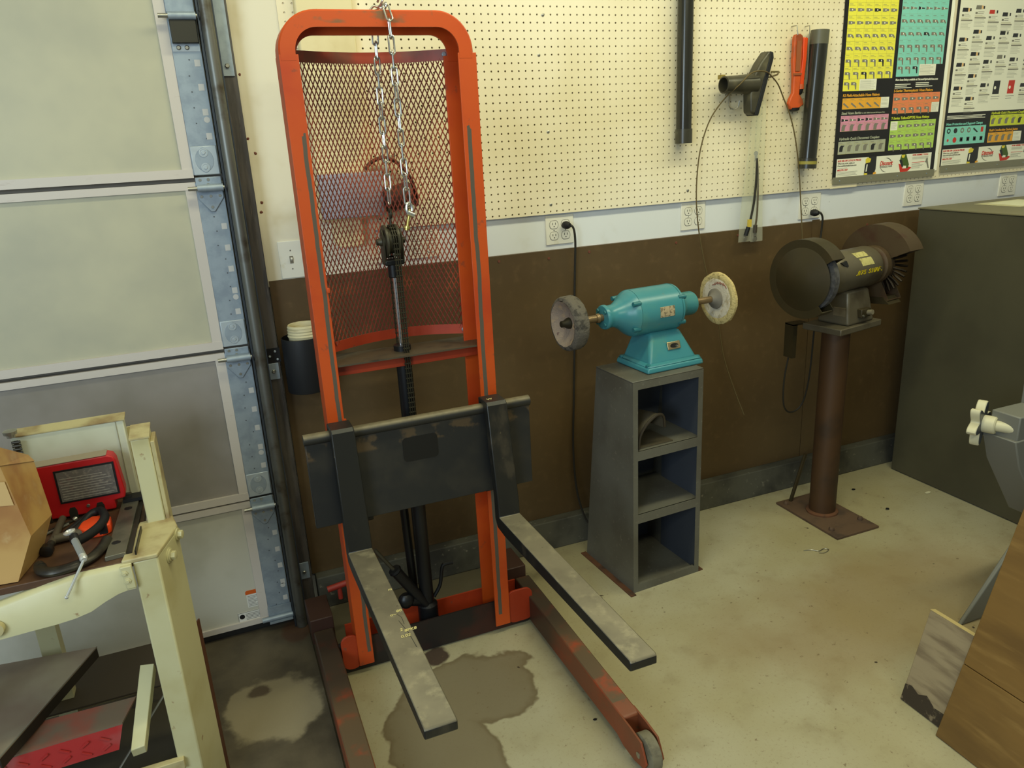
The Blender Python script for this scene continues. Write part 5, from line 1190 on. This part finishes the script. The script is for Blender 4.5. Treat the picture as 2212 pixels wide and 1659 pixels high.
g = G(); g.prism([(-.464, -.425, .270), (-.633, -.800, .270), (-.637, -.799, .270), (-.468, -.424, .270)], (0, 0, .030)); finish('tray_lip', g, M('tray_lip_dark', (46, 40, 32), .6, .3), t2)
g = G(); g.cyl((-.4635, -.425, .3035), (-.6325, -.800, .3035), .0018, n=6); finish('bright_edge', g, steel, t2)
t2 = thing('red_step', 'dusty red step with pressed diamond pattern under the cream stand', 'step', (-.48, -.68, .19))
g = G(); g.hexa([(-.70, -.745, .252), (-.385, -.735, .252), (-.355, -.655, .262), (-.68, -.65, .262), (-.70, -.745, .257), (-.385, -.735, .257), (-.355, -.655, .267), (-.68, -.65, .267)]); finish('step_top', g, M('step_top_dusty', (138, 78, 62), .7, layers=[((112, 96, 78), 6, .42, .6)]), t2)
g = G(); g.hexa([(-.70, -.750, .185), (-.405, -.741, .185), (-.405, -.737, .185), (-.70, -.746, .185), (-.70, -.746, .252), (-.385, -.736, .252), (-.385, -.732, .252), (-.70, -.742, .252)]); f_ = finish('step_face', g, red_dirty, t2)
for k in range(6):
    for j in range(2):
        g = G(); g.X = Matrix.Translation((-.43-.045*k, -.7445-.0012*k, .204+.026*j)) @ Matrix.Rotation(.6 if (k+j) % 2 else -.6, 4, 'Y'); g.box(-.012, .012, -.0018, .002, -.002, .002); finish('raised_bar', g, red_dirty, f_)

# tools lying on the stand
ZT = .7045
t = thing('saw_guard', 'red cast machine guard with a worn grey data plate on the cream stand', 'guard', (-.43, -.42, ZT))
g = G(); pts = [(-.575, .715), (-.335, .710), (-.335, .735), (-.308, .738), (-.305, .760), (-.312, .850), (-.318, .862), (-.330, .868), (-.575, .866)]
g.prism([(x, -.425, z) for x, z in pts], (0, .045, 0)); gd = finish('guard_casting', g, red_m, t, bevel=.004, seg=3)
g = G(); g.prism([(-.575, -.4255, .8665), (-.332, -.4255, .8685), (-.332, -.380, .8685), (-.575, -.380, .8665)], (0, 0, .0012)); finish('dusty_top', g, dusty, gd)
g = G(); g.box(-.462, -.318, -.4275, -.425, .754, .848); pl = finish('plate_border', g, black_metal, gd)
g = G(); g.box(-.457, -.323, -.4287, -.4274, .759, .843); pl2 = finish('data_plate', g, M('plate_grey_worn', (98, 92, 88), .5, layers=[((120, 112, 104), 100, .5, .62), ((130, 70, 68), 12, .6, .75)]), gd)
g = G()
for k in range(9): g.box(-.452, -.330-.01*(k % 3), -.4291, -.4286, .765+k*.0072, .7665+k*.0072)
tag(finish('plate_print_line', g, M('plate_print', (150, 144, 134), .6), pl2, ), kind='stuff')
g = G(); g.box(-.318, -.296, -.40, -.385, .706, .735); finish('dark_foot', g, cast_iron, t)
g = G(); g.lathe((-.400, -.426, .735), (0, -1, 0), [(0, .005), (.003, .004)], 10); finish('screw_head', g, steel, gd)
for x in (-.500, -.438, -.372): g = G(); g.prism([(x-.010, -.4265, .706), (x+.010, -.4265, .706), (x+.010, -.4265, .728), (x+.006, -.4265, .738), (x-.006, -.4265, .738), (x-.010, -.4265, .728)], (0, .003, 0)); finish('notch', g, cast_iron, gd)
t = thing('chain_strip', 'short dark roller chain hanging at the back left corner of the cream stand', 'chain', (-.54, -.36, .86))
g = G(); g.box(-.545, -.535, -.368, -.362, .84, .93); lk0 = None
for k in range(9): g.cyl((-.550, -.366, .846+k*.010), (-.530, -.366, .846+k*.010), .0042, n=8)
tag(finish('rollers', g, cast_iron, t), kind='stuff')
t = thing('corner_knob', 'round steel knob on top of the back left corner of the stand', 'knob', (-.535, -.38, .945))
g = G(); g.lathe((-.545, -.375, .9445), (0, 0, 1), [(0, .010), (.008, .010), (.009, .016), (.018, .017), (.021, .012)], 18); finish('knob_body', g, steel, t)
def cclamp(name, label, org, rz, s, mat, rod, tilt=0.0, flip=1):
    """C clamp lying on the table; local x along the spine"""
    t = thing(name, label, 'clamp', org, rz)
    g = G(); k = s
    pts = smooth([(0, 0, 0), (.012*k, .062*k*flip, 0), (.045*k, .088*k*flip, 0), (.10*k, .092*k*flip, 0), (.150*k, .078*k*flip, 0), (.172*k, .045*k*flip, 0), (.178*k, .005*k*flip, 0)], 5)
    g.tube(pts, 1, 10, flat=(.0125*k, .009*k)); g.lathe((0, -.012*k*flip, 0), (0, flip, 0), [(0, .012*k), (.028*k, .013*k)], 14)
    fr = finish('clamp_frame', g, mat, t, local=True)
    return t, fr
t, fr = cclamp('c_clamp', 'large dark cast iron C clamp lying flat at the front of the stand', (-.508, -.720, ZT+.0105), math.radians(8), .95, cast_iron, None, flip=-1)
fr.parent = t
bpy.data.objects.remove(fr)
g = G(); pts = smooth([(-.478, -.700, ZT+.012), (-.468, -.728, ZT+.012), (-.440, -.742, ZT+.012), (-.400, -.735, ZT+.012), (-.368, -.712, ZT+.012), (-.350, -.672, ZT+.012), (-.342, -.625, ZT+.012)], 6)
for p in pts: p.y -= .0
g.tube(pts, 1, 10, flat=(.014, .011)); finish('clamp_frame', g, cast_iron, t)
g = G(); g.lathe((-.478, -.700, ZT+.013), (-.4, .9, 0), [(-.01, .012), (.006, .012)], 12); finish('clamp_pad', g, cast_iron, t)
t = thing('c_clamp', 'black C clamp with bright screw and tommy bar overhanging the front of the stand', 'clamp', (-.39, -.66, ZT))
g = G(); z1 = ZT+.012
g.tube(smooth([(-.430, -.560, ZT+.016), (-.408, -.520, ZT+.018), (-.385, -.488, ZT+.030), (-.362, -.492, ZT+.036), (-.350, -.530, ZT+.034), (-.356, -.575, ZT+.032), (-.378, -.625, ZT+.034), (-.402, -.668, ZT+.040)], 6), 1, 10, flat=(.0105, .012)); finish('clamp_frame', g, black_metal, t)
g = G(); g.lathe((-.402, -.664, ZT+.052), (.1, -.5, -.3), [(-.008, .009), (.006, .011), (.016, .0095)], 14); finish('threaded_boss', g, black_metal, t)
g = G(); g.lathe((-.411, -.650, ZT+.058), (-.2, .0, .95), [(0, .006), (.002, .013), (.006, .014), (.008, .009), (.004, .006)], 18); finish('swivel_pad', g, bright, t)
g = G(); d0 = Vector((-.400, -.676, ZT+.050)); d1 = Vector((-.378, -.742, ZT+.034))
for k in range(24):
    a = d0.lerp(d1, k/24); b = d0.lerp(d1, (k+.5)/24); g.cyl(a, b, .0072, .0084, n=10)
tag(finish('screw_thread', g, bright, t), kind='stuff')
g = G(); g.lathe(d1, (.2, -.9, -.2), [(-.004, .008), (.010, .009), (.014, .006)], 12); finish('screw_head', g, bright, t)
g = G(); g.cyl((-.372, -.750, ZT+.036), (-.420, -.790, ZT-.035), .0034, n=8); g.sphere((-.420, -.790, ZT-.035), .0052, 8); g.sphere((-.372, -.750, ZT+.036), .0052, 8); finish('tommy_bar', g, bright, t)
t = thing('c_clamp', 'small dusty grey C clamp behind the bright-screw clamp', 'clamp', (-.44, -.55, ZT))
g = G(); g.tube(smooth([(-.460, -.455, ZT+.02), (-.463, -.50, ZT+.018), (-.466, -.545, ZT+.014), (-.470, -.585, ZT+.014)], 5), 1, 10, flat=(.009, .009)); g.tube([(-.465, -.565, ZT+.014), (-.43, -.560, ZT+.014), (-.395, -.555, ZT+.014)], .012, 10); finish('clamp_frame', g, M('clamp_dusty', (88, 80, 66), .6, .3), t)
g = G(); g.lathe((-.469, -.585, ZT+.014), (-.1, -1, 0), [(0, .008), (.03, .008), (.032, .014), (.046, .014), (.048, .008)], 14); finish('clamp_screw', g, cast_iron, t)
g = G(); g.cyl((-.475, -.605, ZT+.013), (-.478, -.625, ZT+.013), .014, n=14); finish('clamp_pad', g, cast_iron, t)
t = thing('black_handle', 'black rubber grip handle lying between the clamps on the stand', 'handle', (-.41, -.52, ZT))
g = G(); g.cyl((-.440, -.540, ZT+.012), (-.385, -.458, ZT+.022), .0105, n=14); g.sphere((-.441, -.541, ZT+.012), .0105, 10); finish('grip', g, black_rubber, t)
t = thing('thin_rod', 'two thin dark metal rods lying at the foot of the red guard', 'rod', (-.50, -.47, ZT))
g = G(); g.cyl((-.545, -.520, ZT+.004), (-.440, -.445, ZT+.004), .0035, n=8); finish('rod', g, cast_iron, t)
g = G(); g.cyl((-.545, -.535, ZT+.004), (-.448, -.462, ZT+.004), .0035, n=8); g.lathe((-.440, -.446, ZT+.006), (.8, .6, 0), [(0, .004), (.004, .007), (.010, .007)], 10); finish('rod', g, steel, t)
t = thing('tape_measure', 'bright orange tape measure lying beside the flat steel bar', 'tape measure', (-.365, -.53, ZT))
g = G(); g.prism([(-.412, -.555, ZT), (-.405, -.505, ZT), (-.385, -.495, ZT), (-.352, -.505, ZT), (-.338, -.520, ZT), (-.336, -.565, ZT), (-.355, -.580, ZT), (-.395, -.575, ZT)], (0, 0, .028)); tm = finish('case', g, tape_or, t, bevel=.004)
g = G(); g.box(-.362, -.343, -.5805, -.560, ZT+.008, ZT+.0288); finish('tape_mouth', g, black_metal, tm)
t = thing('flat_bar', 'flat steel bar with two dark holes along the right edge of the stand', 'bar', (-.305, -.55, ZT))
g = G(); g.prism([(-.338, -.725, ZT), (-.292, -.720, ZT), (-.279, -.395, ZT), (-.322, -.400, ZT)], (0, 0, .012)); fb = finish('bar', g, flat_bar, t, bevel=.001)
for x, y in ((-.318, -.655), (-.303, -.455)): g = G(); g.lathe((x, y, ZT+.0118), (0, 0, 1), [(0, .010), (.0008, .010)], 14, jit=.0012); finish('bar_hole', g, black_metal, fb)
g = G(); g.box(-.318, -.270, -.415, -.375, ZT+.0125, ZT+.022); finish('dark_end', g, black_metal, t)
g = G(); g.prism([(-.292, -.720, ZT+.001), (-.279, -.720, ZT+.001), (-.268, -.40, ZT+.001), (-.279, -.395, ZT+.001)], (0, 0, .006)); finish('lower_bar', g, cast_iron, t)
# cardboard box
t = thing('cardboard_box', 'cardboard box wrapped in glossy tape standing on the left of the stand', 'box', (-.58, -.66, .70))
B = [(-.86, -.70, .707), (-.519, -.7335, .7065), (-.490, -.60, .7065), (-.80, -.56, .7065)]
T = [(-.86, -.70, 1.06), (-.500, -.708, .985), (-.468, -.555, .930), (-.80, -.52, .97)]
g = G(); mid = [(-.86, -.70, .80), (-.478, -.705, .800), (-.455, -.575, .79), (-.80, -.56, .80)]
g.rings([B, mid, T], cap=False); g.quad(*[tuple(p) for p in B]); cbx = finish('box_body', g, cardboard, t, ang=25)
g = G()
g.quad((-.862, -.7025, .93), (-.4935, -.709, .885), (-.4985, -.7105, .945), (-.862, -.7025, .99)); finish('tape_strip', g, M('tape_glossy', (206, 172, 118), .2), cbx)
g = G(); g.quad((-.866, -.704, 1.0), (-.52, -.7105, .945), (-.503, -.7095, .988), (-.866, -.704, 1.07)); finish('tape_strip', g, M('tape_pale', (214, 196, 176), .25), cbx)
g = G(); g.quad((-.640, -.729, .76), (-.585, -.7325, .75), (-.588, -.728, .775), (-.642, -.725, .785)); finish('printed_mark', g, M('box_print_purple', (96, 70, 90), .5), cbx)
g = G(); g.hexa([(-.505, -.715, .985), (-.498, -.712, .985), (-.466, -.555, .93), (-.472, -.555, .93), (-.51, -.70, 1.03), (-.503, -.70, 1.03), (-.475, -.56, .95), (-.48, -.56, .95)]); finish('box_flap', g, cardboard, cbx)

PRE = None
# ------------------------------------------------------------------ foreground right
# wooden planks leaning on the grey machine
t = thing('plank_stack', 'two varnished wooden planks leaning together in the bottom right corner', 'planks', (1.80, -1.75, 0))
U = Vector((.31, 0, .951)).normalized(); N = Vector((U.z, 0, -U.x))
def plank(o, v0, v1, u0, u1, th, name, mat):
    """o on the floor edge; v along -y, u up the lean"""
    g = G(); O = Vector(o); c = []
    for u in (u0, u1):
        for v, n_ in ((v0, 0), (v1, 0), (v1, th), (v0, th)): c.append(O + U*u + Vector((0, -1, 0))*v + N*n_)
    g.hexa(c); return finish(name, g, mat, t, bevel=.002)
O = (1.647, -1.439, .002)
plank(O, 0, 1.1, 0, .222, .030, 'plank', ply); plank(O, .0, 1.1, .2235, .70, .030, 'plank', ply)
t = thing('end_board', 'short grey board with a burnt dark lower corner beside the wooden planks', 'board', (1.76, -1.31, 0))
g = G(); O2 = Vector((1.680, -1.294, .003)); U2 = Vector((.262, 0, .965)).normalized(); N2 = Vector((U2.z, 0, -U2.x)); c = []
for u in (0, .288):
    for v, n_ in ((0, 0), (.15, 0), (.15, .02), (0, .02)): c.append(O2+U2*u+Vector((0, -1, 0))*v+N2*n_)
g.hexa(c); bd = finish('board', g, boardgrey, t, bevel=.002)
g = G(); c = []
pts = [(0, 0), (0, .05), (.02, .056), (.045, .045), (.07, .058), (.10, .040), (.15, .044), (.15, 0)]
g.prism([O2+U2*u+Vector((0, -1, 0))*v-N2*.0008 for v, u in pts], N2*.0006); finish('burnt_corner', g, board_burn, bd)
g = G(); g.prism([O2+U2*.2885, O2+U2*.2885+Vector((0, -.15, 0)), O2+U2*.2885+Vector((0, -.15, 0))+N2*.02, O2+U2*.2885+N2*.02], U2*.0015); finish('pale_top_edge', g, M('edge_pale', (188, 168, 116), .6), bd)
# grey machine
t = thing('floor_machine', 'grey painted machine with a star knob entering at the right edge', 'machine', (2.62, -1.05, 0))
g = G(); g.hexa([(2.135, -1.125, 0), (2.60, -1.125, 0), (2.60, -1.110, 0), (2.135, -1.110, 0), (2.335, -1.125, .245), (2.75, -1.125, .265), (2.75, -1.110, .265), (2.335, -1.110, .245)]); finish('sloped_foot', g, mach_grey, t, bevel=.004)
g = G(); g.prism([(2.362, -1.06, .590), (2.401, -1.06, .486), (2.56, -1.06, .255), (2.66, -1.06, .255), (3.0, -1.06, .255), (3.0, -1.06, .60)], (0, .12, 0)); finish('body_casting', g, mach_grey, t, bevel=.004)
g = G(); g.box(2.375, 2.52, -1.055, -.955, .560, .672); hb_ = finish('bearing_block', g, mach_grey, t, bevel=.004)
g = G(); g.box(2.470, 2.476, -1.057, -1.054, .555, .60); finish('block_slot', g, black_metal, hb_)
KA = Vector((-.36, .93, -.02)).normalized(); KB = Vector((0, 0, 1)).cross(KA).normalized(); KC = KA.cross(KB); KO = Vector((2.392, -1.03, .622))
def kp(a, b, c): return KO + KA*a + KB*b + KC*c
g = G(); g.cyl(kp(-.004, 0, 0), kp(.060, 0, 0), .019, n=18); sh = finish('knob_shaft', g, knob_wh, t)
g = G(); g.lathe(kp(.052, 0, 0), KA, [(0, .012), (0, .026), (.004, .030), (.040, .030), (.044, .012)], 24); finish('knob_hub', g, knob_wh, t)
pts = []
for k in range(72):
    a = 2*PI*k/72; r = .060+.018*math.cos(6*a+1.2); pts.append((r*math.cos(a), r*math.sin(a)))
g = G(); g.prism([kp(.092, p, q) for p, q in pts], KA*.030); kb = finish('star_knob', g, knob_wh, t, bevel=.003)
g = G(); g.prism([kp(.0912, p*.95, q*.95) for p, q in pts], KA*.001); finish('knob_face', g, knob_dk, kb)
g = G(); g.box(2.52, 3.0, -1.06, -.95, .60, .74); finish('upper_casting', g, mach_grey, t, bevel=.004)
g = G(); g.box(2.80, 3.0, -1.10, -.90, 0, .26); finish('machine_column', g, mach_grey, t, bevel=.004)

# small debris on the floor
def bit(name, label, x, y, r, mat, sc=(1, .7, .25), cat='debris'):
    g = G(); g.sphere((x, y, r*sc[2]+.0005), r, 8, sc)
    for v in g.bm.verts: v.co += Vector((random.uniform(-1, 1), random.uniform(-1, 1), 0))*r*.2
    return tag(finish(name, g, mat), label, cat)
bit('paper_scrap', 'tiny white paper scrap on the floor beside the olive cabinet', 2.86, -.375, .014, M('scrap_white', (206, 200, 170), .7), (1.3, .6, .12), 'scrap')
bit('dark_chip', 'small black chip on the floor between the pedestal and the cabinet', 2.58, -.41, .010, black_metal, cat='chip')
bit('dark_chip', 'small black chip on the floor close behind the pedestal near the baseboard', 2.60, -.20, .009, black_metal, cat='chip')
bit('dark_chip', 'small dark crumb on the floor inside the lift legs', .835, -.985, .006, black_metal, cat='chip')
g = G(); g.tube(smooth([(2.02, -.52, .002), (2.05, -.53, .003), (2.07, -.55, .003), (2.10, -.545, .003), (2.11, -.56, .003), (2.08, -.57, .003), (2.06, -.56, .003)], 5), .0015, 5); tag(finish('wire_scrap', g, steel), 'thin curled wire scrap on the floor in front of the pedestal plate', 'scrap')
g = G(); g.prism([(.145, -.13, .001), (.195, -.14, .001), (.20, -.235, .001), (.15, -.235, .001)], (0, 0, .004)); tag(finish('dirt_patch', g, M('floor_dirt_brown', (84, 66, 54), .8), bevel=.001), 'brown dirt crusted steel shim at the foot of the door track', 'shim')
bake_texts()
for base, grp in (('outlet_plate', 'outlet plates along the wall'), ('c_clamp', 'C clamps on the cream stand'), ('plastic_bag', 'clear plastic cable sleeves'),
                  ('plastic_tube', 'dark plastic tubes on the pegboard'), ('hanging_tool', 'orange bar tools on the pegboard'), ('poster', 'hose posters on the wall'),
                  ('pegboard', 'pegboards on the back wall'), ('dark_chip', 'dark chips on the floor'), ('power_cord', 'power cords hanging from the outlets')):
    for o in bpy.data.objects:
        if o.parent is None and o.name.split('.')[0] == base: o['group'] = grp
